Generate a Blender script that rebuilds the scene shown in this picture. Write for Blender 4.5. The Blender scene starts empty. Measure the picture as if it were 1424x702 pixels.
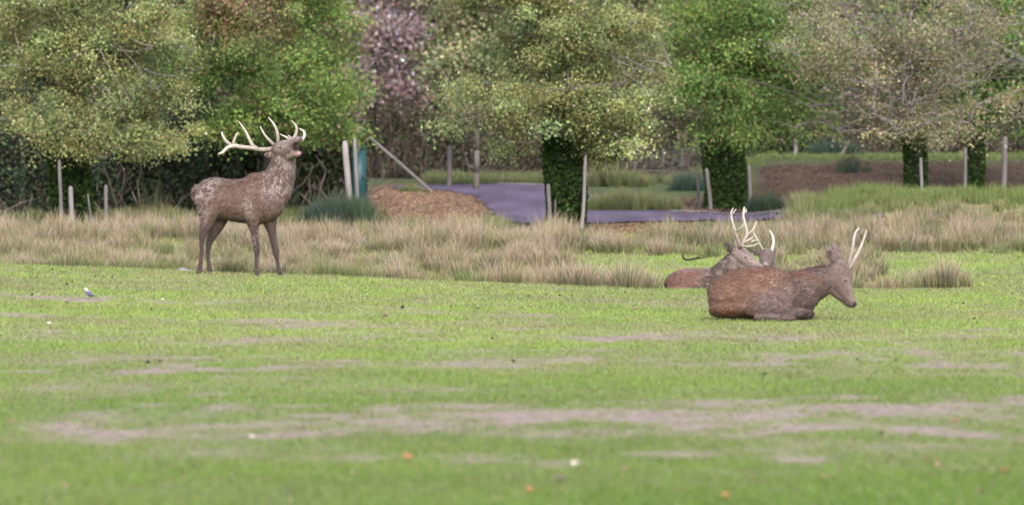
import bpy, math, random
import numpy as np
from mathutils import Vector

# ------------------------------------------------------------------ camera, sky, sun, exposure
scene = bpy.context.scene
C = scene.collection
F = 4928.0                     # focal length in photo pixels (photo 1424 wide)
CAM_H = 1.6
HORIZON = 206.0                # photo row of the horizon
cam_data = bpy.data.cameras.new('camera')
cam_data.sensor_width = 36.0
cam_data.sensor_fit = 'HORIZONTAL'
cam_data.lens = 36.0 * F / 1424.0
cam_data.shift_y = -(351.0 - HORIZON) / 1424.0
cam_data.clip_start = 0.5
cam_data.clip_end = 2000.0
cam_data.dof.use_dof = True
cam_data.dof.focus_distance = 43.0
cam_data.dof.aperture_fstop = 2.4
cam = bpy.data.objects.new('camera', cam_data)
cam.location = (0, 0, CAM_H)
cam.rotation_euler = (math.radians(90), 0, 0)
C.objects.link(cam)
scene.camera = cam

SUN_EL, SUN_AZ = 41.0, 165.0    # azimuth clockwise from +Y (the view direction)
world = bpy.data.worlds.new('World')
scene.world = world
world.use_nodes = True
wn = world.node_tree
for n in list(wn.nodes):
    wn.nodes.remove(n)
sky = wn.nodes.new('ShaderNodeTexSky')
sky.sky_type = 'NISHITA'
sky.sun_disc = False
sky.sun_elevation = math.radians(SUN_EL)
sky.sun_rotation = math.radians(SUN_AZ)
sky.air_density = 1.0
sky.dust_density = 2.0
hs = wn.nodes.new('ShaderNodeHueSaturation')
hs.inputs['Saturation'].default_value = 0.40      # overcast: cloud greys the blue
bg = wn.nodes.new('ShaderNodeBackground')
bg.inputs['Strength'].default_value = 0.15
wo = wn.nodes.new('ShaderNodeOutputWorld')
wn.links.new(sky.outputs[0], hs.inputs['Color'])
wn.links.new(hs.outputs[0], bg.inputs['Color'])
wn.links.new(bg.outputs[0], wo.inputs['Surface'])

sun_data = bpy.data.lights.new('sun', 'SUN')
sun_data.energy = 1.2
sun_data.angle = math.radians(40)
sun_data.color = (1.0, 0.94, 0.93)
sun = bpy.data.objects.new('sun', sun_data)
el, az = math.radians(SUN_EL), math.radians(SUN_AZ)
sd = Vector((math.sin(az) * math.cos(el), math.cos(az) * math.cos(el), math.sin(el)))
sun.rotation_euler = sd.to_track_quat('Z', 'Y').to_euler()
sun.location = (0, -10, 40)
C.objects.link(sun)

vs = scene.view_settings
vs.view_transform = 'Standard'
vs.look = 'None'
vs.exposure = 1.82
vs.gamma = 1.0
vs.use_curve_mapping = False
scene.cycles.use_denoising = True
scene.cycles.max_bounces = 6
scene.cycles.transparent_max_bounces = 4

rng = np.random.default_rng(7)

# ------------------------------------------------------------------ noise
def _hash(ix, iy, iz, seed):
    h = (ix.astype(np.int64) * 374761393 + iy.astype(np.int64) * 668265263 + iz.astype(np.int64) * 2147483647 + seed * 974634777) & 0xFFFFFFFF
    h = ((h ^ (h >> 13)) * 1274126177) & 0xFFFFFFFF
    h = ((h ^ (h >> 16)) * 2246822519) & 0xFFFFFFFF
    return ((h ^ (h >> 15)) & 0xFFFFFF) / float(0xFFFFFF)

def noise(x, y, z=None, seed=0):
    x = np.asarray(x, float); y = np.asarray(y, float)
    z = np.zeros_like(x) if z is None else np.asarray(z, float)
    ix, iy, iz = np.floor(x), np.floor(y), np.floor(z)
    fx, fy, fz = x - ix, y - iy, z - iz
    fx = fx * fx * (3 - 2 * fx); fy = fy * fy * (3 - 2 * fy); fz = fz * fz * (3 - 2 * fz)
    r = 0
    for dx in (0, 1):
        for dy in (0, 1):
            for dz in (0, 1):
                w = (fx if dx else 1 - fx) * (fy if dy else 1 - fy) * (fz if dz else 1 - fz)
                r = r + w * _hash(ix + dx, iy + dy, iz + dz, seed)
    return r

def fbm(x, y, z=None, seed=0, oct=4):
    x = np.asarray(x, float); y = np.asarray(y, float)
    z = np.zeros_like(x) if z is None else np.asarray(z, float)
    s, a, t = 0, 1.0, 0
    for k in range(oct):
        s = s + a * noise(x * 2 ** k, y * 2 ** k, z * 2 ** k, seed + k * 17); t += a; a *= .5
    return s / t

def sstep(a, b, x):
    t = np.clip((np.asarray(x, float) - a) / (b - a), 0, 1)
    return t * t * (3 - 2 * t)

# ------------------------------------------------------------------ terrain
def ground_z(X, Y):
    X = np.asarray(X, float); Y = np.asarray(Y, float)
    tilt = -.038 * (np.clip(X, -12, 1.7) + 3.3) * sstep(25, 44, Y) * (1 - sstep(50, 66, Y))
    dip = -.24 * sstep(44.6, 48.5, Y) * (1 - sstep(50, 58, Y)) * (1 - .75 * sstep(4.8, 6.6, X))
    rise = .62 * sstep(77, 116, Y)
    bank = .78 * sstep(86, 103, Y) * sstep(5.0, 8.0, X)
    hump = .60 * sstep(59, 68, Y) * (1 - sstep(72, 88, Y)) * sstep(4.3, 7.0, X)
    far = 3.0 * sstep(118, 260, Y)
    bumps = .05 * (fbm(X * .35, Y * .25, seed=3) - .5) * sstep(8, 20, Y) + .02 * (fbm(X * 1.3, Y * 1.0, seed=5) - .5)
    return tilt + dip + rise + bank + hump + far + bumps

def gz(X, Y):
    return float(ground_z(np.array([X]), np.array([Y]))[0])

def px_x(px, D):
    return (px - 712.0) / F * D

def px_z(py, D):
    return CAM_H - (py - HORIZON) / F * D

def gpt(px, D):
    X = px_x(px, D)
    return X, D, gz(X, D)

def ground_hit(px, py):
    """where the line of sight through a photo pixel meets the terrain"""
    D = np.arange(14.0, 170.0, .05)
    Z = ground_z((px - 712.0) / F * D, D)
    L = CAM_H - (py - HORIZON) / F * D
    k = np.nonzero(L <= Z)[0]
    d = D[k[0]] if len(k) else 170.0
    return px_x(px, d), d

# ------------------------------------------------------------------ mesh helpers
def add_obj(name, me, mat=None, parent=None, loc=None):
    o = bpy.data.objects.new(name, me)
    C.objects.link(o)
    if mat is not None and me is not None:
        me.materials.clear(); me.materials.append(mat)
    if parent is not None:
        o.parent = parent
    if loc is not None:
        o.location = loc
    return o

def tag(o, label=None, cat=None, group=None, kind=None):
    if label: o['label'] = label
    if cat: o['category'] = cat
    if group: o['group'] = group
    if kind: o['kind'] = kind
    return o

def empty(name, loc, label, cat, group=None):
    o = bpy.data.objects.new(name, None)
    C.objects.link(o)
    o.location = loc
    o.empty_display_size = .2
    return tag(o, label, cat, group)

def mesh_np(name, verts, faces, cols=None, smooth=False):
    """faces: list of int arrays (n,k); cols: per-vertex (N,3)"""
    me = bpy.data.meshes.new(name)
    verts = np.asarray(verts, np.float32)
    me.vertices.add(len(verts))
    me.vertices.foreach_set('co', verts.ravel())
    if not isinstance(faces, (list, tuple)):
        faces = [faces]
    faces = [np.asarray(f, np.int32) for f in faces if len(f)]
    loops = np.concatenate([f.ravel() for f in faces])
    tot = np.concatenate([np.full(len(f), f.shape[1], np.int32) for f in faces])
    start = np.concatenate([[0], np.cumsum(tot)[:-1]]).astype(np.int32)
    me.loops.add(len(loops))
    me.loops.foreach_set('vertex_index', loops)
    me.polygons.add(len(tot))
    me.polygons.foreach_set('loop_start', start)
    if smooth:
        me.polygons.foreach_set('use_smooth', np.ones(len(tot), bool))
    if cols is not None:
        set_cols(me, cols)
    me.update(calc_edges=True)
    return me

def set_cols(me, cols):
    cols = np.asarray(cols, np.float32)
    a = me.color_attributes.new('Col', 'FLOAT_COLOR', 'POINT')
    c4 = np.ones((len(cols), 4), np.float32)
    c4[:, :3] = np.clip(cols, 0, 1)
    a.data.foreach_set('color', c4.ravel())

class MB:
    """collects vertices/faces/colours for one mesh"""
    def __init__(s):
        s.v, s.f3, s.f4, s.c, s.n = [], [], [], [], 0
    def add(s, v, f, c=None):
        v = np.asarray(v, float)
        f = np.asarray(f, int)
        s.v.append(v)
        (s.f3 if f.shape[1] == 3 else s.f4).append(f + s.n)
        if c is not None:
            c = np.asarray(c, float)
            s.c.append(np.broadcast_to(c, (len(v), 3)))
        s.n += len(v)
    def add2(s, v, f4, f3, c=None):
        v = np.asarray(v, float)
        s.v.append(v)
        if len(f4): s.f4.append(np.asarray(f4, int) + s.n)
        if len(f3): s.f3.append(np.asarray(f3, int) + s.n)
        if c is not None: s.c.append(np.broadcast_to(np.asarray(c, float), (len(v), 3)))
        s.n += len(v)
    def mesh(s, name, smooth=False):
        fs = []
        if s.f4: fs.append(np.concatenate(s.f4))
        if s.f3: fs.append(np.concatenate(s.f3))
        return mesh_np(name, np.concatenate(s.v), fs, np.concatenate(s.c) if s.c else None, smooth)

def crom(P, sub):
    """Catmull-Rom through the rows of P"""
    P = np.asarray(P, float)
    if len(P) < 3 or sub < 2:
        return P
    Q = np.vstack([2 * P[0] - P[1], P, 2 * P[-1] - P[-2]])
    out = []
    for i in range(1, len(Q) - 2):
        p0, p1, p2, p3 = Q[i - 1], Q[i], Q[i + 1], Q[i + 2]
        for t in np.linspace(0, 1, sub, endpoint=False):
            out.append(.5 * ((2 * p1) + (-p0 + p2) * t + (2 * p0 - 5 * p1 + 4 * p2 - p3) * t ** 2 + (-p0 + 3 * p1 - 3 * p2 + p3) * t ** 3))
    out.append(P[-1])
    return np.array(out)

def loft(P, ref=(0, 1, 0), seg=20, sub=4):
    """P rows: x,y,z,r_in_plane,r_along_ref  -> closed tube (verts, quads, tris)"""
    P = crom(P, sub)
    c = P[:, :3]; rp = np.maximum(P[:, 3], 1e-3); rd = np.maximum(P[:, 4], 1e-3)
    t = np.gradient(c, axis=0); t /= np.linalg.norm(t, axis=1)[:, None] + 1e-9
    ref = np.asarray(ref, float)
    n = np.cross(ref, t); n /= np.linalg.norm(n, axis=1)[:, None] + 1e-9
    b = np.cross(t, n)
    a = np.linspace(0, 2 * np.pi, seg, endpoint=False)
    ring = c[:, None] + n[:, None] * (np.cos(a)[None, :, None] * rp[:, None, None]) + b[:, None] * (np.sin(a)[None, :, None] * rd[:, None, None])
    m = len(c)
    v = np.concatenate([ring.reshape(-1, 3), c[:1], c[-1:]])
    i = np.arange(m - 1)[:, None] * seg; j = np.arange(seg)[None, :]; jn = (j + 1) % seg
    q = np.stack([i + j, i + jn, i + seg + jn, i + seg + j], -1).reshape(-1, 4)
    j = np.arange(seg); jn = (j + 1) % seg
    t0 = np.stack([np.full(seg, m * seg), jn, j], -1)
    t1 = np.stack([np.full(seg, m * seg + 1), (m - 1) * seg + j, (m - 1) * seg + jn], -1)
    return v, q, np.concatenate([t0, t1])

def tube(mb, pts, r, seg=6, col=None, sub=1):
    pts = np.asarray(pts, float)
    r = np.broadcast_to(np.asarray(r, float), (len(pts),))
    P = np.column_stack([pts, r, r])
    d = np.abs(pts[-1] - pts[0])
    ref = np.eye(3)[int(np.argmin(d))] + np.array([.013, .007, .011])
    ref /= np.linalg.norm(ref)
    v, q, t = loft(P, ref, seg, sub)
    mb.add2(v, q, t, col)

def box(mb, x0, x1, y0, y1, z0, z1, col=None):
    v = [(x, y, z) for z in (z0, z1) for y in (y0, y1) for x in (x0, x1)]
    f = [(0, 2, 3, 1), (4, 5, 7, 6), (0, 1, 5, 4), (2, 6, 7, 3), (0, 4, 6, 2), (1, 3, 7, 5)]
    mb.add(v, f, col)

# ------------------------------------------------------------------ materials
def new_mat(name):
    m = bpy.data.materials.new(name); m.use_nodes = True
    nt = m.node_tree
    for n in list(nt.nodes): nt.nodes.remove(n)
    return m, nt, nt.nodes.new, nt.links.new

def foliage_mat(name, trans=.3, rough=.55, spec=.3, var=.5, nscale=1.0):
    m, nt, N, L = new_mat(name)
    at = N('ShaderNodeAttribute'); at.attribute_name = 'Col'
    geo = N('ShaderNodeNewGeometry')
    mr = N('ShaderNodeMapRange'); mr.inputs[3].default_value = 1 - var * .5; mr.inputs[4].default_value = 1 + var * .5
    L(geo.outputs['Random Per Island'], mr.inputs[0])
    mul = N('ShaderNodeVectorMath'); mul.operation = 'SCALE'
    L(at.outputs['Color'], mul.inputs[0]); L(mr.outputs[0], mul.inputs['Scale'])
    p = N('ShaderNodeBsdfPrincipled')
    p.inputs['Roughness'].default_value = rough
    p.inputs['Specular IOR Level'].default_value = spec
    L(mul.outputs[0], p.inputs['Base Color'])
    tr = N('ShaderNodeBsdfTranslucent'); L(mul.outputs[0], tr.inputs['Color'])
    mx = N('ShaderNodeMixShader'); mx.inputs[0].default_value = trans
    L(p.outputs[0], mx.inputs[1]); L(tr.outputs[0], mx.inputs[2])
    o = N('ShaderNodeOutputMaterial'); L(mx.outputs[0], o.inputs['Surface'])
    return m

def colour_mat(name, rough=.85, spec=.2, nscale=30, namp=.35, bump=.3, bscale=60, nscale2=None, stretch=None, sheen=0):
    """vertex colour x noise, with fine bump"""
    m, nt, N, L = new_mat(name)
    at = N('ShaderNodeAttribute'); at.attribute_name = 'Col'
    tc = N('ShaderNodeTexCoord')
    src = tc.outputs['Object']
    if stretch:
        mp = N('ShaderNodeMapping'); mp.inputs['Scale'].default_value = stretch
        L(src, mp.inputs[0]); src = mp.outputs[0]
    nz = N('ShaderNodeTexNoise'); nz.inputs['Scale'].default_value = nscale; nz.inputs['Detail'].default_value = 6; nz.inputs['Roughness'].default_value = .65
    L(src, nz.inputs['Vector'])
    mr = N('ShaderNodeMapRange'); mr.inputs[1].default_value = .25; mr.inputs[2].default_value = .75
    mr.inputs[3].default_value = 1 - namp; mr.inputs[4].default_value = 1 + namp
    L(nz.outputs['Fac'], mr.inputs[0])
    mul = N('ShaderNodeVectorMath'); mul.operation = 'SCALE'
    L(at.outputs['Color'], mul.inputs[0]); L(mr.outputs[0], mul.inputs['Scale'])
    p = N('ShaderNodeBsdfPrincipled')
    p.inputs['Roughness'].default_value = rough
    p.inputs['Specular IOR Level'].default_value = spec
    if sheen: p.inputs['Sheen Weight'].default_value = sheen
    L(mul.outputs[0], p.inputs['Base Color'])
    if bump:
        nb = N('ShaderNodeTexNoise'); nb.inputs['Scale'].default_value = bscale; nb.inputs['Detail'].default_value = 4
        L(src, nb.inputs['Vector'])
        bp = N('ShaderNodeBump'); bp.inputs['Strength'].default_value = bump; bp.inputs['Distance'].default_value = .02
        L(nb.outputs['Fac'], bp.inputs['Height']); L(bp.outputs[0], p.inputs['Normal'])
    o = N('ShaderNodeOutputMaterial'); L(p.outputs[0], o.inputs['Surface'])
    return m

M_LEAF = foliage_mat('leaf', .42, .65, .10, .36)
M_GRASS = foliage_mat('grass_blade', .25, .6, .25, .5)
M_RUSH = foliage_mat('rush_blade', .2, .7, .2, .5)
M_LITTER = foliage_mat('leaf_litter', .1, .8, .15, .8)
M_BARK = colour_mat('bark', .9, .15, 9, .4, .6, 25, stretch=(1, 1, .25))
M_GROUND = colour_mat('soil_and_turf', .95, .1, 13, .62, .9, 22)
M_ROAD = colour_mat('asphalt', .95, .06, 5, .25, .4, 60)
M_WOOD = colour_mat('weathered_wood', .85, .2, 14, .3, .4, 40, stretch=(1, 1, .12))
M_COAT = colour_mat('deer_hide', .75, .2, 45, .35, .6, 110, sheen=.1)
M_FUR = foliage_mat('deer_fur', .12, .6, .25, .6)
M_ANTLER = colour_mat('antler_bone', .5, .35, 30, .15, .3, 90)
M_EYE = colour_mat('wet_eye', .12, .6, 20, .1, 0)
M_PAINT = colour_mat('painted_metal', .45, .4, 6, .18, .1, 20)
M_STONE = colour_mat('stone', .85, .2, 12, .3, .6, 20)
M_FEATHER = colour_mat('feathers', .75, .2, 60, .15, .2, 150)

# ------------------------------------------------------------------ zones on the ground
def gauss2(X, Y, cx, cy, sx, sy):
    return np.exp(-((X - cx) / sx) ** 2 - ((Y - cy) / sy) ** 2)

def d_of(py):      # flat-lawn distance of a photo row
    return F * CAM_H / (py - HORIZON)

BANDS = [  # photo x, row, half-length px, half-thickness px, strength
    (620, 588, 190, 10, 1.0), (980, 580, 260, 13, 1.05), (1290, 574, 190, 11, .95), (150, 612, 190, 8, .75), (760, 604, 150, 8, .6),
    (1060, 461, 200, 4, 1.0), (1360, 456, 90, 3.5, 1.0), (890, 462, 70, 4, 1.0), (1180, 491, 200, 4, .8), (700, 505, 80, 8, .95),
    (820, 497, 90, 5, .7), (990, 508, 90, 5, .7), (350, 474, 150, 5, .7), (430, 452, 130, 4, .6), (560, 461, 60, 4, .8), (120, 500, 160, 7, .55),
    (60, 470, 120, 4, .55), (300, 540, 200, 7, .5), (520, 545, 130, 5, .5), (1100, 630, 160, 9, .5), (60, 540, 90, 8, .5), (210, 590, 160, 9, .5),
    (1240, 520, 150, 6, .4), (330, 625, 120, 8, .5), (620, 430, 180, 3, .35), (1230, 600, 120, 8, .6),
]
def dirt_mask(X, Y):
    m = np.zeros_like(np.asarray(X, float))
    n1 = fbm(X * 1.2, Y * 1.5, seed=21)
    n2 = fbm(X * 4.0, Y * 2.6, seed=22)
    for bx, by, hl, ht, s in BANDS:
        d = d_of(by); dy = d * ht / (by - HORIZON) * 1.25
        m = np.maximum(m, s * gauss2(X + (n1 - .5) * 1.6, Y + (n1 - .5) * dy * 2.5 + .8 * (n2 - .5) * dy, px_x(bx, d), d, hl / F * d, dy))
    streak = fbm(X * .45 + 40, Y * 1.1, seed=31)
    n3 = fbm(X * 9, Y * 5, seed=23, oct=3)
    m = m + .8 * sstep(.44, .64, streak) * sstep(.38, .62, n2)
    m = m * (.1 + 1.7 * n2) * (.45 + 1.1 * n3)
    m = m * (.72 + .56 * fbm(X * 14, Y * 7, seed=24, oct=2)) * sstep(16.8, 18.6, Y) * (1 - sstep(38, 43, Y) * .8)
    return np.clip(m, 0, 1)

GREEN_A = np.array([.098, .150, .030]); GREEN_B = np.array([.165, .200, .055])
SOIL = np.array([.180, .140, .125]); STRAW = np.array([.235, .185, .145])

def turf_colour(X, Y):
    n = fbm(X * .8, Y * .5, seed=41)[:, None]; n2 = fbm(X * 2.5, Y * 1.6, seed=43)[:, None]
    c = GREEN_A * (1 - n) + GREEN_B * n
    far = sstep(19, 34, Y)[:, None]
    c = c * (.80 + .25 * far) + np.array([.03, .022, .014]) * far
    c = c * np.array([1.02, 1.14, .84])
    dry = np.clip(sstep(.46, .66, fbm(X * .75 + 7, Y * .8, seed=45)) * .32 + sstep(.5, .72, fbm(X * 3.2 + 7, Y * 2.6, seed=46, oct=3)) * .26 + sstep(.5, .64, fbm(X * .4 + 3, Y * 1.5, seed=47)) * .30, 0, .6)[:, None]
    dry = dry * (.35 + .65 * far)
    c = c * (1 - dry) + np.array([.185, .158, .098]) * dry
    return c * (.90 + .20 * n2)

# road outline from photo points, as ground polygon
ROAD_PX = [(548, 259), (600, 257), (660, 257), (720, 258), (775, 260), (812, 270), (835, 283), (880, 291), (930, 296), (990, 298), (1060, 299), (1130, 300), (1250, 303),
           (1250, 309), (1130, 307), (1060, 306), (990, 307), (930, 309), (870, 311), (800, 313), (745, 313), (705, 309), (688, 300), (682, 290), (672, 279), (650, 270), (600, 265), (548, 263)]
ROAD = np.array([ground_hit(a, b) for a, b in ROAD_PX])

def in_poly(X, Y, P):
    X = np.asarray(X, float); Y = np.asarray(Y, float)
    r = np.zeros(X.shape, bool)
    j = len(P) - 1
    for i in range(len(P)):
        xi, yi = P[i]; xj, yj = P[j]
        c = ((yi > Y) != (yj > Y)) & (X < (xj - xi) * (Y - yi) / (yj - yi + 1e-12) + xi)
        r ^= c; j = i
    return r

def photo_px(X, Y):
    return 712 + X / Y * F

def rush_mask(X, Y):
    """where the tall rushes grow behind the mown lawn (0..1)"""
    p = photo_px(X, Y)
    n = fbm(X * .6, Y * .4, seed=51) - .5
    left = (1 - sstep(795, 825, p + n * 60)) * sstep(45.2, 46.2, Y + n) * (1 - sstep(62, 65.5, Y + n * 4))
    row = sstep(690, 730, p) * (1 - sstep(900, 914, p + n * 20)) * sstep(45.3, 45.8, Y) * (1 - sstep(47.6, 48.4, Y))
    mid = sstep(800, 830, p) * (1 - sstep(985, 1010, p)) * sstep(56.5, 57.5, Y + n * 2) * (1 - sstep(60, 63, Y + n * 3))
    right = sstep(985, 1000, p) * sstep(57, 58, Y + n * 2) * (1 - sstep(74, 78, Y + n * 3)) * (1 - (1 - sstep(1085, 1120, p)) * sstep(63, 66, Y))
    row2 = sstep(1062, 1080, p) * (1 - sstep(1212, 1228, p + n * 20)) * sstep(52.2, 53, Y) * (1 - sstep(55.5, 56.2, Y))
    row3 = sstep(1175, 1200, p) * (1 - sstep(1325, 1350, p + n * 25)) * sstep(45.6, 46.0, Y) * (1 - sstep(46.6, 47.2, Y))
    behind = sstep(545, 570, p) * (1 - sstep(705, 716, p)) * sstep(65.5, 66.5, Y) * (1 - sstep(69, 70, Y)) * .9
    m = left
    for k in (row, mid, right, row2, row3, behind):
        m = np.maximum(m, k)
    return m

def lawn_mask(X, Y):
    """mown or grazed short grass"""
    p = photo_px(X, np.maximum(Y, 1))
    return np.clip(1 - sstep(57.5, 60.5, Y), 0, 1)

def litter_mask(X, Y):
    p = photo_px(X, np.maximum(Y, 1))
    n = fbm(X * .9, Y * .5, seed=61) - .5
    a = sstep(505, 530, p + n * 30) * (1 - sstep(660, 695, p + n * 50)) * sstep(70, 76, Y) * (1 - sstep(102, 108, Y + n * 6))
    b = sstep(815, 850, p) * (1 - sstep(1085, 1110, p)) * sstep(79, 81, Y + n * 2) * (1 - sstep(93, 97, Y))
    c = sstep(1040, 1065, p) * sstep(83, 86, Y) * (1 - sstep(100, 103, Y + n * 4))
    d = sstep(815, 830, p) * (1 - sstep(940, 980, p)) * sstep(62, 64, Y) * (1 - sstep(75, 76.5, Y))
    e = (1 - sstep(520, 545, p)) * sstep(64, 67, Y) * (1 - sstep(80, 84, Y)) * .6
    m = a
    for k in (b, c, d, e):
        m = np.maximum(m, k)
    return m

# ------------------------------------------------------------------ ground sheet
xs = np.unique(np.concatenate([np.linspace(-700, -26, 16), np.arange(-26, -11, .6), np.arange(-11, 11, .20), np.arange(11, 26, .6), np.linspace(26, 700, 16)]))
ys = np.unique(np.concatenate([np.linspace(-60, 10, 12), np.arange(10, 58, .20), np.arange(58, 130, .45), np.arange(130, 300, 8), np.linspace(300, 1500, 8)]))
GX, GY = np.meshgrid(xs, ys)
gx, gy = GX.ravel(), GY.ravel()
gcol = np.zeros((len(gx), 3))
turf = turf_colour(gx, gy)
dm = dirt_mask(gx, gy)[:, None]
lawn_c = turf * .8 * (1 - dm) + SOIL * dm
under = np.array([.13, .105, .06]) * (.7 + .6 * fbm(gx * 2, gy * 2, seed=71))[:, None]
scrubg = np.array([.050, .060, .025]) * (.7 + .6 * fbm(gx * 1.2, gy * .8, seed=72))[:, None]
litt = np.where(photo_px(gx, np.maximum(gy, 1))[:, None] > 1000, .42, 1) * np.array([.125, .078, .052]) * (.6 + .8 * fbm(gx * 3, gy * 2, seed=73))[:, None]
lm = lawn_mask(gx, gy)[:, None]; rm = rush_mask(gx, gy)[:, None]; tm = litter_mask(gx, gy)[:, None]
gcol = scrubg * (1 - lm) + lawn_c * lm
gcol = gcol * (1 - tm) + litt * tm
gcol = gcol * (1 - rm) + under * rm
nx, ny = len(xs), len(ys)
i = np.arange(ny - 1)[:, None] * nx + np.arange(nx - 1)[None, :]
gf = np.stack([i, i + 1, i + nx + 1, i + nx], -1).reshape(-1, 4)
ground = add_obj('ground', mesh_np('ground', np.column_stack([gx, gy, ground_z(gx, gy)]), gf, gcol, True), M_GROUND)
tag(ground, kind='structure')

# road: a triangulated sheet over the terrain, 12 mm proud
def sheet_from_poly(name, P, step, lift, colf, mat):
    x0, y0 = P.min(0); x1, y1 = P.max(0)
    ax = np.arange(x0 - step, x1 + step, step); ay = np.arange(y0 - step, y1 + step, step * 1.4)
    A, B = np.meshgrid(ax, ay); a, b = A.ravel(), B.ravel()
    n_x = len(ax); n_y = len(ay)
    k = np.arange(n_y - 1)[:, None] * n_x + np.arange(n_x - 1)[None, :]
    q = np.stack([k, k + 1, k + n_x + 1, k + n_x], -1).reshape(-1, 4)
    cx = a[q].mean(1); cy = b[q].mean(1)
    q = q[in_poly(cx + .5 * (fbm(cx * 2.2, cy * 1.2, seed=85) - .5), cy + 2.2 * (fbm(cx * 1.6, cy * .8, seed=86) - .5), P)]
    used, inv = np.unique(q.ravel(), return_inverse=True)
    a, b = a[used], b[used]; q = inv.reshape(-1, 4)
    me = mesh_np(name, np.column_stack([a, b, ground_z(a, b) + lift]), q, colf(a, b), True)
    return add_obj(name, me, mat)

road = sheet_from_poly('road', ROAD, .12, .03,
    lambda a, b: np.array([.076, .060, .090]) * (.6 + .8 * fbm(a * 1.6, b * .35, seed=81))[:, None], M_ROAD)  # violet tint: sky reflection and colour cast put into the asphalt colour
tag(road, kind='structure')
# pale kerb line along the far edge of the road
kerb_px = [(ground_hit(p, q)) for p, q in ((690, 256.0), (720, 256.5), (752, 257.5), (790, 262), (815, 269), (836, 281), (880, 289), (930, 294), (990, 296.5), (1060, 297.5), (1130, 298.5))]
mbk = MB()
kp = crom(np.array(kerb_px), 6)
tube(mbk, np.column_stack([kp, ground_z(kp[:, 0], kp[:, 1]) + .012]), .03, 6, (.16, .145, .155))
tag(add_obj('kerb', mbk.mesh('kerb', True), M_STONE), kind='structure')

# ------------------------------------------------------------------ blades of grass and rushes
def blades1(P, h, w, lean, col, tip=None):
    """one triangle per blade"""
    n = len(P)
    a = rng.uniform(0, np.pi, n)
    d = np.column_stack([np.cos(a), np.sin(a), np.zeros(n)]) * (w / 2)[:, None]
    t = P + lean; t[:, 2] += h
    v = np.stack([P - d, P + d, t], 1).reshape(-1, 3)
    f = np.arange(3 * n).reshape(-1, 3)
    c = np.repeat(col, 3, 0)
    if tip is not None:
        c[2::3] = tip
    return v, f, c

def blades2(P, h, w, lean, cb, cm, ct):
    """bent blade: quad + triangle, colours at base, middle, tip"""
    n = len(P)
    a = rng.uniform(0, np.pi, n)
    d = np.column_stack([np.cos(a), np.sin(a), np.zeros(n)]) * (w / 2)[:, None]
    m = P + lean * .30; m[:, 2] += h * .55
    t = P + lean; t[:, 2] += h
    v = np.stack([P - d, P + d, m + d * .8, m - d * .8, t], 1).reshape(-1, 3)
    b = np.arange(n)[:, None] * 5
    q = b + np.array([0, 1, 2, 3]); tr = b + np.array([3, 2, 4])
    c = np.stack([cb, cb, cm, cm, ct], 1).reshape(-1, 3)
    return v, q, tr, c

def jitter(col, n, amt=.15):
    return np.clip(np.asarray(col) * (1 + amt * rng.standard_normal((n, 1))) * (1 + .06 * rng.standard_normal((n, 3))), .002, 1)

# short turf
def make_turf():
    V, Fc, Cc, off = [], [], [], 0
    for y0, y1, dens, hh, ww in ((14.5, 20, 3300, .040, .0050), (20, 28, 2300, .040, .0065), (28, 37, 1500, .042, .009), (37, 46.5, 900, .045, .012), (46.5, 66, 380, .055, .018)):
        half = .165 * y1 + 1.2
        n = int(dens * (y1 - y0) * 2 * half)
        X = rng.uniform(-half, half, n); Y = rng.uniform(y0, y1, n)
        k = np.abs(X) < .155 * Y + 1.0
        X, Y = X[k], Y[k]
        d = dirt_mask(X, Y); r = rush_mask(X, Y)
        d = np.clip(d * (.55 + .85 * sstep(.38, .6, fbm(X * 5, Y * 3.2, seed=95, oct=3))), 0, 1)
        k = (rng.random(len(X)) > d * .84) & ((r < .5) | (rng.random(len(X)) < .45))
        X, Y, d = X[k], Y[k], d[k]; n = len(X)
        tuft = fbm(X * 3.0, Y * 3.0, seed=91)
        h = hh * np.where(Y > 45.5, 1.0 + 1.2 * rush_mask(X, Y), 1.0) * (.42 + .55 * tuft) * rng.uniform(.6, 1.35, n) * (1 - .5 * d)
        w = ww * rng.uniform(.7, 1.3, n)
        lean = np.column_stack([rng.normal(0, .6, n), rng.normal(0, .6, n), np.zeros(n)]) * h[:, None]
        c = turf_colour(X, Y) * (1 + .13 * rng.standard_normal((n, 1)))
        dry = (rng.random(n) < .09 + .6 * d)[:, None]
        c = np.where(dry, STRAW * rng.uniform(.75, 1.1, (n, 1)), c)
        P = np.column_stack([X, Y, ground_z(X, Y) - .004])
        v, f, c = blades1(P, h, w, lean, np.clip(c, .005, 1))
        V.append(v); Fc.append(f + off); Cc.append(c); off += len(v)
    me = mesh_np('short_grass', np.concatenate(V), np.concatenate(Fc), np.concatenate(Cc))
    o = add_obj('short_grass', me, M_GRASS)
    tag(o, 'short bright green grazed grass of the lawn in front', 'grass', kind='stuff')
make_turf()

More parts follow.
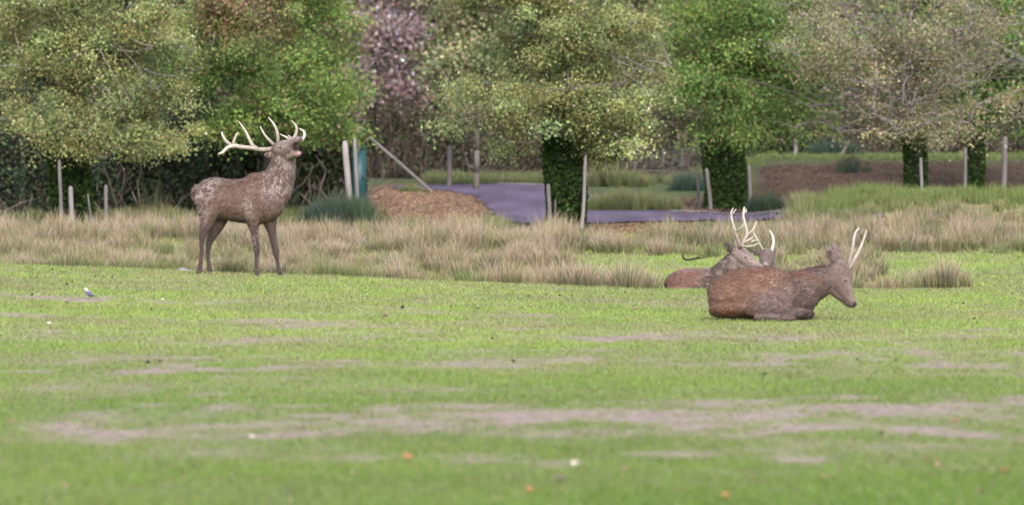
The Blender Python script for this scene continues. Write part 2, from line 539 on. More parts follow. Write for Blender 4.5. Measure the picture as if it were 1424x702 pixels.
# rushes
TIP = np.array([[.39, .27, .225], [.44, .325, .27], [.35, .26, .175], [.42, .33, .24]])
BASE = np.array([[.060, .068, .022], [.085, .080, .028], [.055, .070, .026], [.11, .085, .045]])
def tussocks(Xc, Yc, nb, hgt, rad, greens=0.0, tipset=TIP, baseset=BASE, width=.0085, rel=None):
    V, Q, T, Cc, off = [], [], [], [], 0
    nt = len(Xc)
    cnt = np.maximum((nb * rng.uniform(.6, 1.4, nt)).astype(int), 8)
    idx = np.repeat(np.arange(nt), cnt); n = len(idx)
    hs_ = hgt * rng.uniform(.75, 1.25, nt)
    a = rng.uniform(0, 2 * np.pi, n); r = rad * np.sqrt(rng.random(n)) * rng.uniform(.6, 1.2, nt)[idx]
    dx, dy = np.cos(a), np.sin(a)
    X = np.asarray(Xc)[idx] + dx * r * .7; Y = np.asarray(Yc)[idx] + dy * r * .7
    h = hs_[idx] * rng.uniform(.62, 1.08, n) * (1 - .42 * (r / rad) ** 2)
    out = (r / rad) * .55 * h
    lean = np.column_stack([dx * out + rng.normal(0, .10, n) * h, dy * out + rng.normal(0, .10, n) * h, -.12 * out])
    P = np.column_stack([X, Y, ground_z(X, Y) - .01])
    if rel is not None:
        P = P - np.asarray(rel)
    kb = rng.integers(0, len(baseset), nt)[idx]; kt = rng.integers(0, len(tipset), nt)[idx]
    cb = jitter(baseset[kb], n); ct = jitter(tipset[kt], n)
    g = (np.clip(greens + .25 * rng.standard_normal(nt), 0, 1))[idx][:, None] if np.ndim(greens) == 0 else np.clip(np.asarray(greens) + .15 * rng.standard_normal(nt), 0, 1)[idx][:, None]
    gt = np.array([.120, .155, .045])
    ct = ct * (1 - g) + gt * g
    cb = cb * (1 - g) + gt * .75 * g
    cm = cb * .72 + ct * .28
    return blades2(P, h, width * rng.uniform(.7, 1.3, n), lean, cb, cm, ct)

def make_rushes():
    n = 17000
    X = rng.uniform(-13, 15, n); Y = rng.uniform(44.5, 79, n)
    m = rush_mask(X, Y)
    # looser, patchy growth
    patch = fbm(X * 1.0, Y * .6, seed=101)
    k = (rng.random(n) < m * np.maximum(sstep(.30, .50, patch), np.where(photo_px(X, Y) > 985, .62, .16)) * np.where(Y < 62, .38, .26) * np.where((photo_px(X, Y) > 690) & (Y < 48.5), 2.0, 1)) & (np.abs(X) < .155 * Y + 1.5)
    X, Y = X[k], Y[k]
    p = photo_px(X, Y)
    g = .14 + .95 * sstep(62.5, 66.5, Y) * sstep(1060, 1160, p) + .25 * sstep(.58, .75, fbm(X * .5, Y * .35, seed=103)) + .25 * (sstep(545, 570, p) * (1 - sstep(705, 716, p)) * sstep(65, 66, Y))
    g = g + .55 * (1 - sstep(46.8, 49.5, Y)) * sstep(.38, .55, fbm(X * .8, Y * .8, seed=105)) * (p < 830) + .2 * sstep(.5, .7, fbm(X * .7, Y * .5, seed=106))
    hm = .30 + .15 * sstep(50, 60, Y)
    hm = hm * (.5 + 1.0 * fbm(X * 1.1, Y * .7, seed=104))
    hm = hm * (1 - .30 * sstep(60.5, 64, Y) * sstep(1060, 1160, p))
    rowm = (p > 690) & (Y < 49)
    g = np.where(rowm, .06, g)
    hm = np.where(rowm, rng.uniform(.34, .50, len(X)), hm)
    V, Q, T, Cc, off = [], [], [], [], 0
    order = np.arange(len(X))
    for lo in range(0, len(X), 4000):
        s = order[lo:lo + 4000]
        v, q, t, c = tussocks(X[s], Y[s], 66, hm[s], .27, g[s], width=.0095)
        V.append(v); Q.append(q + off); T.append(t + off); Cc.append(c); off += len(v)
    me = mesh_np('rush_meadow', np.concatenate(V), [np.concatenate(Q), np.concatenate(T)], np.concatenate(Cc))
    o = add_obj('rush_meadow', me, M_RUSH)
    tag(o, 'belt of straw-coloured tall rushes growing behind the lawn', 'rushes', kind='stuff')
    print('tussocks', len(X), 'faces', len(me.polygons))
make_rushes()

def rush_clump(px, D, wid, hgt, n_t, label, greens, tipset=TIP, baseset=BASE, nb=80, depth=1.2, width=.012, cat='rush clump', name='rush_clump', mat=None, prof=True):
    X, Y, Z = gpt(px, D)
    xs_ = X + rng.uniform(-1, 1, n_t) * wid / 2; ys_ = D + rng.uniform(-1, 1, n_t) * depth / 2
    t = (xs_ - X) / (wid / 2)
    hh = hgt * (np.sqrt(np.clip(1.05 - t ** 2, .08, 1)) if prof else 1)
    v, q, tr, c = tussocks(xs_, ys_, nb, hh, .24, np.full(n_t, greens), tipset, baseset, width, rel=(X, Y, Z))
    o = add_obj(name, mesh_np(name, v, [q, tr], c), mat or M_RUSH, None, (X, Y, Z))
    tag(o, label, cat)
    return o

GTIP = np.array([[.17, .16, .085], [.22, .185, .115], [.14, .15, .075]]); GBASE = np.array([[.055, .070, .030], [.07, .078, .034]])
TEAL = np.array([[.038, .058, .046], [.050, .066, .045], [.066, .072, .045]]); TEALB = np.array([[.02, .05, .04], [.03, .06, .04]])
rush_clump(880, 86, 2.4, .62, 60, 'rounded pale green tussock beside the road, right of the ivy-clad centre trunk', .25, GTIP, GBASE)
rush_clump(690, 66.5, .75, .40, 10, 'yellow-green rush tuft at the near edge of the road', .65, GTIP, GBASE)
rush_clump(845, 104, 2.2, .75, 40, 'pale grassy hump against the far thicket', .2, GTIP, GBASE)
rush_clump(960, 100, 1.0, .7, 16, 'small teal green clump by the wire fence', .0, TEAL, TEALB)
rush_clump(470, 70.5, 1.5, .85, 42, 'blue-green broom bush around the twin wooden posts', .0, TEAL, TEALB, nb=110, cat='bush', name='broom_bush')
rush_clump(1160, 108, 1.6, .75, 30, 'dusky blue-green bush on top of the leafy bank', .0, TEAL, TEALB, cat='bush', name='broom_bush')
rush_clump(1068, 84, 1.0, .55, 20, 'low dark teal bush at the foot of the leafy bank', .0, TEAL * .7, TEALB, cat='bush', name='broom_bush')
rush_clump(1185, 98, .9, .5, 16, 'dark brown bramble clump halfway up the leafy bank', .0, np.array([[.07, .045, .035], [.06, .05, .03]]), TEALB * .8, cat='bush', name='bramble_clump')
rush_clump(215, 69, 2.0, .52, 34, 'brownish grassy scrub behind the rushes, beneath the leftmost tree', .15, np.array([[.17, .13, .07], [.13, .13, .06]]), GBASE * .8)
rush_clump(216, 72, .5, .95, 6, 'tall dry grass tuft standing above the brownish scrub', .1, GTIP, GBASE, nb=50)
rush_clump(575, 100, .9, .22, 12, 'low green tuft in the fallen leaves beside the road', .5, GTIP, GBASE)

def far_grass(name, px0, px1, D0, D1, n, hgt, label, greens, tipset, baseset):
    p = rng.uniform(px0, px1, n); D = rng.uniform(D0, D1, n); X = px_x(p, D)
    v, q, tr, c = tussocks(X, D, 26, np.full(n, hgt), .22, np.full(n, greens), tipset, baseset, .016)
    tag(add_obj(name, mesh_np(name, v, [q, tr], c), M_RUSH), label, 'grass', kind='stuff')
far_grass('verge_grass', 590, 1000, 105.5, 113, 380, .38, 'pale rough grass along the far verge of the road', .3, GTIP, GBASE)
far_grass('bank_grass', 1035, 1560, 102.5, 110, 500, .20, 'short green grass on top of the leafy bank', .75, GTIP, GBASE)
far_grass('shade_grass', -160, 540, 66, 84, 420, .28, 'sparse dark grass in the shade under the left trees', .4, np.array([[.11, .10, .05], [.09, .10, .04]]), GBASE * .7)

# ------------------------------------------------------------------ leaf litter
def make_litter():
    V, Q, Cc = [], [], []
    n = 130000
    X = rng.uniform(-11, 17, n); Y = rng.uniform(62, 104, n)
    m = litter_mask(X, Y) * (1 - rush_mask(X, Y)) * (.35 + .65 * (~in_poly(X, Y, ROAD)))
    p = photo_px(X, Y)
    m = np.where(p < 515, m * .25, m)
    k = (rng.random(n) < m * .8) & (np.abs(X) < .155 * Y + 1.5) & ~(in_poly(X, Y, ROAD) & (rng.random(n) < .80))
    X, Y = X[k], Y[k]; n = len(X); p = photo_px(X, Y)
    s = rng.uniform(.018, .036, n)
    a = rng.uniform(0, 2 * np.pi, n); tl = rng.normal(0, .22, (n, 2))
    u = np.column_stack([np.cos(a), np.sin(a), tl[:, 0]]) * s[:, None]; w = np.column_stack([-np.sin(a), np.cos(a), tl[:, 1]]) * s[:, None] * .7
    P = np.column_stack([X, Y, ground_z(X, Y) + .022])
    v = np.stack([P - u, P + w, P + u, P - w], 1).reshape(-1, 3)
    pal = np.array([[.23, .125, .065], [.27, .175, .105], [.17, .09, .050], [.13, .068, .045], [.32, .225, .15]])
    pal2 = np.array([[.046, .024, .022], [.058, .030, .027], [.032, .019, .018], [.09, .06, .056]])
    pal3 = np.array([[.22, .15, .05], [.17, .13, .06], [.13, .08, .045]])
    c = pal[rng.integers(0, 5, n)]
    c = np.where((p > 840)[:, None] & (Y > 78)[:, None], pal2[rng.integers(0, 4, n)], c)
    c = np.where((p > 810)[:, None] & (Y < 78)[:, None], pal3[rng.integers(0, 3, n)], c)
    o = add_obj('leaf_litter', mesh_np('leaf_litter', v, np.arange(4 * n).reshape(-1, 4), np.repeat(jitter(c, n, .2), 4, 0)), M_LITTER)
    tag(o, 'brown fallen leaves strewn on the ground around the road and under the trees', 'leaf litter', kind='stuff')
make_litter()

# ------------------------------------------------------------------ trees
def leaf_quads(P, size, col, flat=.35, seedn=None):
    n = len(P)
    nrm = rng.standard_normal((n, 3)); nrm[:, 2] = nrm[:, 2] * flat + .55; nrm /= np.linalg.norm(nrm, axis=1)[:, None]
    a = rng.standard_normal((n, 3)); u = np.cross(nrm, a); u /= np.linalg.norm(u, axis=1)[:, None] + 1e-9
    w = np.cross(nrm, u)
    s = (size * rng.uniform(.65, 1.35, n))[:, None]
    u = u * s * .5; w = w * s * .36
    fold = nrm * s * .10
    v = np.stack([P - u, P + w + fold - u * .1, P + u, P - w + fold - u * .1], 1).reshape(-1, 3)
    return v, np.arange(4 * n).reshape(-1, 4), np.repeat(col, 4, 0)

def limb_mesh(mb, trunk_pts, trunk_r, tips, rs=None, col=(.13, .11, .095), droop=0, minr=.006, seg=5):
    """greedy branching: every tip joins the nearest node nearer the trunk"""
    rs = rs or np.random.default_rng(1)
    nodes = [np.array(p, float) for p in trunk_pts]; par = [-1] + list(range(len(trunk_pts) - 1))
    base = np.array(trunk_pts[len(trunk_pts) // 3])
    order = np.argsort(np.linalg.norm(tips - base, axis=1))
    for k in order:
        t = tips[k]
        A = np.array(nodes)
        d = np.linalg.norm(A - t, axis=1) + .35 * np.maximum(0, A[:, 2] - t[2] + .1) + .25 * np.linalg.norm(A[:, :2] - base[:2], axis=1)
        d[0] += 5
        j = int(np.argmin(d)); p = nodes[j]
        L = np.linalg.norm(t - p)
        cur = j
        steps = 3 if L > .5 else 2
        for s in range(1, steps + 1):
            f = s / steps
            q = p + (t - p) * f + rs.normal(0, .05 * L, 3) * (1 if s < steps else 0) + np.array([0, 0, .10 * L * math.sin(math.pi * f)])
            nodes.append(q); par.append(cur); cur = len(nodes) - 1
    n = len(nodes); cnt = np.zeros(n)
    ch = [0] * n
    for k in range(n - 1, 0, -1):
        if ch[k] == 0: cnt[k] = 1
        cnt[par[k]] += cnt[k]; ch[par[k]] += 1
    r = minr * np.power(np.maximum(cnt, 1), .5) * 1.05
    r = np.minimum(r, trunk_r * .75)
    for k in range(len(trunk_pts)):
        r[k] = trunk_r * (1 - .6 * k / max(1, len(trunk_pts) - 1))
    for k in range(1, n):
        a, b = nodes[par[k]], nodes[k]
        if np.linalg.norm(b - a) < .01: continue
        ra = r[par[k]] if k < len(trunk_pts) else min(r[par[k]], r[k] * 1.5)
        c = np.array(col) * rs.uniform(.75, 1.25)
        tube(mb, [a, b], [ra, r[k]], seg if k >= len(trunk_pts) else 10, c)
    return nodes

def ellipsoid_pts(n, c, r, rs, shell=.5, zmin=None, lump=.35, seed=0):
    out = []
    while len(out) < n:
        d = rs.standard_normal(3); d /= np.linalg.norm(d)
        q = rs.random() ** shell
        k = 1 + lump * (fbm(np.array([d[0] * 2 + 9]), np.array([d[1] * 2 + 9]), np.array([d[2] * 2 + 9]), seed=seed, oct=2)[0] - .5) * 2
        p = np.asarray(c) + d * np.asarray(r) * q * k
        if zmin is not None and p[2] < zmin + .25 * rs.random(): continue
        out.append(p)
    return np.array(out)

def tree(px, D, label, crown_px, palette, weights, n_clump=200, per=180, leaf=.08, sig=.26, trunk_r=.14, name='tree', group=None,
         top=7.0, zmin_px=215, bark=(.040, .035, .032), ivy=None, shell=.45, ry=None, seed=1, minr=.007, lump=.35, clump_var=.25, bare=None, lean=0.0, zc=None, tint=None):
    """crown_px = (left, right) photo columns at distance D; crown spans zmin_px up to top metres"""
    rs = np.random.default_rng(seed)
    X, Y, Z = gpt(px, D)
    zmin = px_z(zmin_px, D) - Z
    xl, xr = px_x(crown_px[0], D) - X, px_x(crown_px[1], D) - X
    c = np.array([(xl + xr) / 2, 0, (zmin + top) / 2 if zc is None else zc]); rx = (xr - xl) / 2
    r = np.array([rx, ry or rx * .9, max(top - c[2], c[2] - zmin + .2)])
    root = empty(name, (X, Y, Z), label, 'tree', group)
    front = (lambda q: q[(q[:, 1] < .15 * r[1]) | (rs.random(len(q)) < .5)])
    lobes = ellipsoid_pts(max(6, n_clump // 13), c, r * .88, rs, .33, zmin + .15, lump, seed)
    k = rs.integers(0, len(lobes), n_clump)
    tips = lobes[k] + rs.standard_normal((n_clump, 3)) * np.array([.15, .15, .085]) * rx
    loose = rs.random(n_clump) < .2
    tips[loose] = ellipsoid_pts(n_clump, c, r, rs, shell, zmin, lump, seed)[loose]
    tips[:, 2] = np.maximum(tips[:, 2], zmin + .3 * rs.random(n_clump))
    mask = np.column_stack([rs.normal(0, .16 * rx, 26), -r[1] * rs.uniform(.25, .7, 26), rs.uniform(zmin + .4, top * .75, 26)])
    tips = np.vstack([front(tips), mask]); n_clump = len(tips)
    tp = [np.array([lean * t * .2 + .04 * math.sin(3 * t), .03 * math.cos(4 * t), -.15 + (top * .58 + .15) * t]) for t in np.linspace(0, 1, 9)]
    mb = MB()
    limb_mesh(mb, tp, trunk_r, tips, rs, bark, minr=minr)
    if bare is not None:                       # long bare shoots showing through the leaves
        for k in range(bare):
            b = np.array(tp[rs.integers(4, 8)]); d = rs.standard_normal(3); d[2] = abs(rs.normal(.1, .5)) - .12; d[1] = -abs(d[1]) * .8; d /= np.linalg.norm(d)
            L = rs.uniform(.75, 1.1) * rx
            pts = [b + d * L * t + np.array([0, 0, .25 * math.sin(t * 2.2) * L * rs.uniform(-.3, .6)]) + rs.normal(0, .03, 3) for t in np.linspace(0, 1, 6)]
            tube(mb, pts, np.linspace(.024, .006, 6), 5, np.array([.17, .15, .14]) * rs.uniform(.7, 1.3), 2)
            for q in range(5):
                s = pts[rs.integers(2, 6)]; e = rs.standard_normal(3) * .20 * rx; e[2] = abs(e[2]) - .08
                tube(mb, [s, s + e * .5 + rs.normal(0, .03, 3), s + e], [.010, .008, .004], 4, np.array([.15, .132, .125]) * rs.uniform(.7, 1.3))
    add_obj('trunk', mb.mesh('trunk', True), M_BARK, root)
    pal = np.asarray(palette, float); wt = np.asarray(weights, float); wt /= wt.sum()
    idx = np.repeat(np.arange(n_clump), per)
    n = len(idx)
    off = rng.standard_normal((n, 3)) * sig * rs.uniform(.6, 1.3, n_clump)[idx][:, None]
    off[:, 2] *= .62
    P = tips[idx] + off
    P[:, 2] -= .10 * np.linalg.norm(off[:, :2], axis=1)
    cc = pal[rng.choice(len(pal), n, p=wt)]
    if tint is not None:
        tcol, z0, z1 = tint
        tw = sstep(z0, z1, P[:, 2]) * (rng.random(n) < .75) * sstep(.35, .6, fbm(P[:, 0] * .8 + 3, P[:, 1] * .8, P[:, 2] * .8, seed=seed + 5))
        cc = cc * (1 - tw[:, None]) + np.array(tcol) * tw[:, None]
    cv = np.clip(1 + clump_var * 1.3 * rs.standard_normal(n_clump), .5, 1.5)[idx][:, None]
    hue = rs.normal(0, .06, n_clump)[idx]
    cc = cc * cv * np.column_stack([1 + hue, np.ones(n), 1 - hue * .5])
    v, q, cl = leaf_quads(P, leaf, np.clip(jitter(cc, n, .12), .004, .9))
    add_obj('crown', mesh_np('crown', v, q, cl), M_LEAF, root)
    if ivy:
        w, z0, z1, n = ivy
        a = rng.uniform(0, 2 * np.pi, n); sq = np.maximum(np.abs(np.cos(a)), np.abs(np.sin(a))) ** -.55
        z = z0 + (z1 - z0) * rng.random(n)
        tap = 1 + .12 * np.sin(z * 3 + a) + .10 * (noise(a * 2 + 5, z * 3, seed=seed) - .5)
        rr = (w / 2) * sq * .86 * tap * (1 - .35 * rng.random(n) ** 2.5)
        P = np.column_stack([np.cos(a) * rr, np.sin(a) * rr, z])
        ip = np.array([[.035, .062, .018], [.045, .08, .020], [.025, .045, .016], [.07, .10, .025]])
        v, q, cl = leaf_quads(P, .085, jitter(ip[rng.choice(4, n, p=[.4, .25, .25, .1])], n, .25), flat=.5)
        add_obj('ivy', mesh_np('ivy', v, q, cl), M_LEAF, root)
    return root

LIME = [[.160, .180, .068], [.185, .200, .078], [.130, .152, .060], [.28, .27, .19], [.17, .14, .09]]
GREENS = [[.085, .142, .038], [.112, .168, .042], [.150, .182, .052], [.060, .105, .032], [.19, .13, .085]]
PALE = [[.18, .20, .095], [.15, .175, .08], [.22, .22, .125], [.27, .225, .16], [.13, .15, .065]]
OLIVE = [[.175, .172, .085], [.21, .19, .11], [.14, .155, .065], [.25, .21, .155], [.19, .145, .11]]
DARK = [[.046, .068, .040], [.036, .054, .036], [.062, .084, .042], [.066, .056, .042]]  # dark leaves; part of the shade under the left crowns is in these colours
PINK = [[.35, .24, .255], [.30, .20, .205], [.44, .36, .39], [.27, .21, .175]]

LIME, GREENS, OLIVE, PALE = [(np.array(q) * k).tolist() for q, k in ((LIME, 1.32), (GREENS, 1.26), (OLIVE, 1.2), (PALE, 1.2))]
tree(98, 70.5, 'leftmost tree, broad olive-yellow crown, short ivy-wrapped trunk among posts', (-70, 292), LIME, [.36, .24, .30, .04, .06], 430, 250, .058, .20, .15,
     'lime_tree', top=6.3, zmin_px=218, ivy=(.95, 0, 1.75, 5200), seed=11, zc=3.2, bare=9)
tree(372, 83, 'bright green tree with reddish-brown upper leaves behind the roaring stag', (218, 512), GREENS, [.3, .3, .2, .12, .08], 380, 220, .070, .25, .17,
     'maple_tree', top=6.6, zmin_px=205, seed=12, clump_var=.3, zc=3.4, tint=((.24, .155, .10), 3.2, 5.0))
tree(785, 71, 'centre tree with thick ivy-clad trunk beside the road', (592, 945), LIME, [.36, .22, .32, .04, .06], 430, 250, .058, .20, .17,
     'lime_tree', top=6.3, zmin_px=221, ivy=(.92, 0, 2.6, 9000), seed=13, zc=3.2, bare=9)
tree(1007, 88, 'dark green tree with ivy-clad trunk standing in red fallen leaves', (915, 1140), GREENS, [.34, .22, .22, .16, .06], 330, 210, .070, .26, .17,
     'maple_tree', top=6.8, zmin_px=208, ivy=(1.22, 0, 1.75, 7000), seed=14, zc=3.4)
tree(1272, 78, 'sparse olive-brown tree with many bare grey branches showing', (1085, 1440), OLIVE, [.3, .24, .2, .18, .08], 380, 105, .058, .24, .12,
     'beech_tree', top=6.4, zmin_px=212, ivy=(.58, 0, 1.7, 2600), seed=15, bare=46, minr=.011, zc=3.2, bark=(.17, .15, .14))
tree(1356, 93, 'slim dark ivy-covered tree behind the sparse olive tree', (1265, 1500), GREENS, [.35, .2, .1, .3, .05], 190, 150, .10, .32, .15,
     'maple_tree', top=7.5, zmin_px=200, ivy=(.55, 0, 1.9, 2600), seed=16)
tree(662, 101, 'slender pale green tree at the bend of the road', (588, 745), PALE, [.3, .25, .2, .15, .1], 170, 140, .11, .34, .09,
     'birch_tree', top=8.5, zmin_px=190, seed=17, bark=(.085, .075, .066))
tree(1120, 112, 'mid green tree behind the bank, between the dark tree and sparse tree', (1030, 1240), GREENS, [.3, .25, .2, .2, .05], 170, 130, .12, .36, .12,
     'ash_tree', top=8.5, zmin_px=196, seed=18)

# woodland edge behind
EDGE = [(-120, 118, (-230, 10), 'DARK'), (60, 112, (-60, 190), 'DARK'), (240, 110, (120, 360), 'DARK'), (440, 112, (350, 500), 'GREENS'), (522, 119, (450, 592), 'PINK'),
        (650, 120, (560, 770), 'PALE'), (760, 128, (670, 880), 'PALE'), (880, 122, (790, 990), 'PALE'), (980, 130, (900, 1070), 'GREENS'),
        (1195, 126, (1125, 1265), 'PINK'), (1300, 124, (1210, 1400), 'GREENS'), (1420, 118, (1330, 1530), 'GREENS'), (1560, 116, (1470, 1680), 'GREENS')]
EDGE_LABEL = {-120: 'dark woodland tree beyond the leftmost tree, at the edge of the wood', 60: 'dark woodland tree directly behind the leftmost tree', 240: 'dark woodland tree between the leftmost tree and the bright green tree',
    440: 'green woodland tree just behind the twin posts', 522: 'purplish-pink tree in the wood above the teal cabinet', 650: 'pale grey-green woodland tree behind the far verge of the road',
    760: 'pale woodland tree directly behind the centre tree', 880: 'pale woodland tree behind the rounded tussock', 980: 'green woodland tree directly behind the dark ivy-clad tree',
    1195: 'pinkish tree in the wood showing through the sparse tree', 1300: 'green woodland tree directly behind the sparse olive tree', 1420: 'green woodland tree behind the slim ivy-covered tree', 1560: 'green woodland tree past the end of the leafy bank'}
PALS = {'DARK': DARK, 'GREENS': GREENS, 'PALE': PALE, 'PINK': PINK}
for k, (px, D, cr, pn) in enumerate(EDGE):
    pal = PALS[pn]
    tree(px, D, EDGE_LABEL[px], cr, pal, np.ones(len(pal)), 165, 90, .15, .46, .15, 'woodland_tree', 'trees at the edge of the wood', top=10.5, zmin_px=190, seed=40 + k, ry=2.2)

def leaf_mass(name, label, boxes, n, size, pal, cat, kind=None, twigs=0, parent_loc=None, twig_col=(.12, .095, .085), twig_len=1.0, gap=.45):
    """hedge-like mass: leaves in lumpy boxes plus bare arching twigs"""
    V = []
    tot = sum((b[1] - b[0]) * b[5] for b in boxes)
    mbt = MB()
    loc = np.array(parent_loc) if parent_loc else np.zeros(3)
    Ps = []
    for (x0, x1, D0, D1, z0, z1) in boxes:
        m = int(n * (x1 - x0) * z1 / tot)
        p = rng.uniform(x0, x1, m); D = rng.uniform(D0, D1, m); X = px_x(p, D)
        top = z1 * (.55 + .75 * fbm(X * .8, D * .6, seed=111))
        z = z0 + (top - z0) * rng.random(m) ** .8
        keep = fbm(X * 1.7, D * 1.7, z * 1.7, seed=113, oct=3) > gap
        X, D, z = X[keep], D[keep], z[keep]
        Ps.append(np.column_stack([X, D, ground_z(X, D) + z]))
        for k in range(int(twigs * (x1 - x0) / sum(b[1] - b[0] for b in boxes))):
            D_ = rng.uniform(D0 - .3, D1); X_ = px_x(rng.uniform(x0, x1), D_)
            L = twig_len * rng.uniform(.5, 1.3); a = rng.normal(0, .6)
            g = gz(X_, D_)
            pts = [(X_ + L * t * math.sin(a) + .12 * L * t * t * rng.normal(), D_ + .2 * L * t * rng.normal(), g + L * t * math.cos(a) * (1.1 - .4 * t * abs(a))) for t in (0, .35, .7, 1)]
            tube(mbt, np.array(pts) - loc, np.array([.020, .016, .012, .006]) * rng.uniform(.6, 1.4), 4, np.array(twig_col) * rng.uniform(.6, 1.5))
    P = np.concatenate(Ps) - loc
    pal = np.array(pal)
    v, q, c = leaf_quads(P, size, jitter(pal[rng.integers(0, len(pal), len(P))], len(P), .25))
    if kind:
        mb = MB(); mb.add(v, q, c)
        if twigs:
            tv = np.concatenate(mbt.v); tc = np.concatenate(mbt.c)
            mb.add2(tv, np.concatenate(mbt.f4), np.concatenate(mbt.f3), tc)
        o = add_obj(name, mb.mesh(name), M_LEAF, None, loc)
        tag(o, label, cat, kind=kind)
    else:
        o = empty(name, loc, label, cat)
        add_obj('foliage', mesh_np('foliage', v, q, c), M_LEAF, o)
        if twigs: add_obj('stems', mbt.mesh('stems', True), M_BARK, o)['kind'] = 'stuff'
    return o

leaf_mass('bramble_thicket', 'tangled bare-twigged thicket behind the road and fence', [(505, 780, 115, 118, 0, 2.4), (780, 1000, 112, 116, 0, 2.3), (1000, 1600, 113, 117, 0, 1.7)], 34000, .12,
          [[.050, .055, .030], [.075, .062, .042], [.040, .046, .026], [.12, .088, .072]], 'thicket', 'stuff', 800, twig_col=(.15, .118, .108), twig_len=1.6, gap=.40)
leaf_mass('far_woodland', 'mass of woodland filling the distance behind the trees', [(-300, 1750, 150, 160, 0, 15)], 56000, .62,
          [[.10, .13, .05], [.14, .15, .07], [.08, .10, .045], [.17, .13, .10]], 'woodland', 'stuff', gap=.12)
def shrub(px, D, w_px, h, n, label, pal=DARK, size=.10, twigs=30):
    loc = gpt(px, D)
    leaf_mass('shrub', label, [(px - w_px / 2, px + w_px / 2, D - 1.0, D + 1.0, 0, h)], n * 2, size, pal, 'shrub', None, twigs, loc, gap=.36)
shrub(-60, 84, 190, 3.1, 9000, 'dark evergreen shrub reaching out past the leftmost tree')
shrub(80, 86, 170, 2.9, 9000, 'dark evergreen shrub right behind the ivy of the leftmost tree')
shrub(215, 87, 150, 2.7, 9000, 'dark evergreen shrub behind the brownish grassy scrub')
shrub(335, 88, 150, 2.6, 9000, 'dark evergreen shrub behind the roaring stag')
shrub(450, 90, 120, 2.2, 6000, 'dark shrub behind the blue-green broom bush', [[.03, .055, .025], [.05, .06, .03], [.08, .06, .04]], twigs=70)

# ------------------------------------------------------------------ posts, cabinet, fence
def post(px_b, py_b, px_t, py_t, D, r, label, col=(.30, .275, .26), name='wooden_post', group=None, sunk=True, cat='post', dy=0.0):
    """slightly crooked round stake with a chamfered head"""
    Xb = px_x(px_b, D); zb = gz(Xb, D) if sunk else px_z(py_b, D)
    Xt, zt = px_x(px_t, D), px_z(py_t, D)
    h = zt - zb
    ts = np.array([-.12 / max(h, .3), 0, .25, .5, .75, .95, 1.0])
    pts = np.column_stack([(Xt - Xb) * ts + .010 * np.sin(ts * 5), dy * ts + .008 * np.cos(ts * 4), h * ts])
    rr = r * np.array([1.05, 1.05, 1.0, .96, .97, .92, .55])
    mb = MB(); tube(mb, pts, rr * .85, 9, col)
    c = mb.mesh(name, True)
    o = add_obj(name, c, M_WOOD, None, (Xb, D, zb))
    tag(o, label, cat, group)
    return o
GREY = (.105, .094, .088); PALEW = (.16, .145, .138); BROWN = (.10, .085, .075)
post(85, 305, 83, 222, 68.6, .042, 'tall grey stake on the outer side of the leftmost ivy trunk', (.11, .10, .095))
post(99, 305, 99, 259, 67.8, .055, 'short pale stake in front of the leftmost ivy trunk', PALEW)
post(127, 303, 123, 270, 68.2, .020, 'thin leaning grey stick by the leftmost ivy trunk', GREY)
post(146, 303, 148, 257, 68.2, .045, 'grey stake between the leftmost ivy trunk and brownish scrub', GREY)
post(488, 290, 480, 196, 71.0, .078, 'thicker of the twin wooden posts beside the teal cabinet', (.19, .168, .165))
post(497, 290, 494, 193, 71.6, .052, 'thinner of the twin wooden posts beside the teal cabinet', (.15, .132, .13))
post(624, 245, 626, 203, 103, .085, 'lone grey post standing at the far verge of the road', GREY)
post(764, 320, 763, 256, 69.9, .050, 'pale stake in front of the ivy of the centre tree', GREY)
post(770, 320, 773, 278, 70.0, .020, 'thin stick in front of the ivy of the centre tree', BROWN)
post(809, 320, 815, 215, 70.2, .042, 'tall pale stake leaning out on the road side of the centre trunk', PALEW)
post(988, 292, 983, 234, 86.6, .058, 'grey leaning stake in front of the dark tree\'s ivy trunk', GREY)
post(1043, 290, 1042, 230, 87.0, .050, 'brown-grey stake on the bank side of the dark ivy trunk', (.12, .11, .10))
post(972, 292, 969, 236, 87.2, .05, 'dark stake on the fence side of the dark ivy trunk', (.05, .045, .043))
post(1281, 255, 1281, 219, 76.6, .040, 'pale stake in front of the sparse tree\'s trunk', PALEW)
post(1105, 222, 1107, 193, 108, .075, 'short pale post on top of the leafy bank', PALEW)
post(1341, 252, 1343, 205, 91.5, .055, 'grey stake beside the slim dark ivy-covered tree', GREY)
post(1395, 252, 1398, 190, 92, .085, 'stout grey post past the slim dark ivy-covered tree', GREY)
# leaning rail
post(599, 250, 513, 190, 100, .055, 'long grey pole leaning diagonally between cabinet and road', GREY, 'leaning_pole', cat='pole', dy=.3)
post(1167, 224, 1182, 196, 107, .05, 'slanting bare pole on the bank behind the dusky bush', GREY, 'leaning_pole', cat='pole')

# teal cabinet
Xc, Dc = px_x(499, 84), 84.0
zc0 = gz(Xc, Dc)
cab = empty('utility_cabinet', (Xc, Dc, zc0), 'teal green metal cabinet standing behind the twin wooden posts', 'cabinet')
h = px_z(203, 84) - zc0
TEALP = (.004, .032, .038)
mb = MB(); box(mb, -.17, .17, -.14, .14, 0, h - .06, TEALP); add_obj('body', mb.mesh('body'), M_PAINT, cab)
mb = MB(); box(mb, -.15, .15, -.156, -.142, .10, h - .12, (.006, .048, .054)); dr = add_obj('door', mb.mesh('door'), M_PAINT, cab)
mb = MB(); box(mb, .10, .125, -.185, -.157, h * .5, h * .5 + .14, (.05, .05, .05)); add_obj('handle', mb.mesh('handle'), M_PAINT, dr)
mb = MB(); box(mb, -.19, .19, -.17, .16, h - .058, h, (.005, .038, .042)); add_obj('lid', mb.mesh('lid'), M_PAINT, cab)

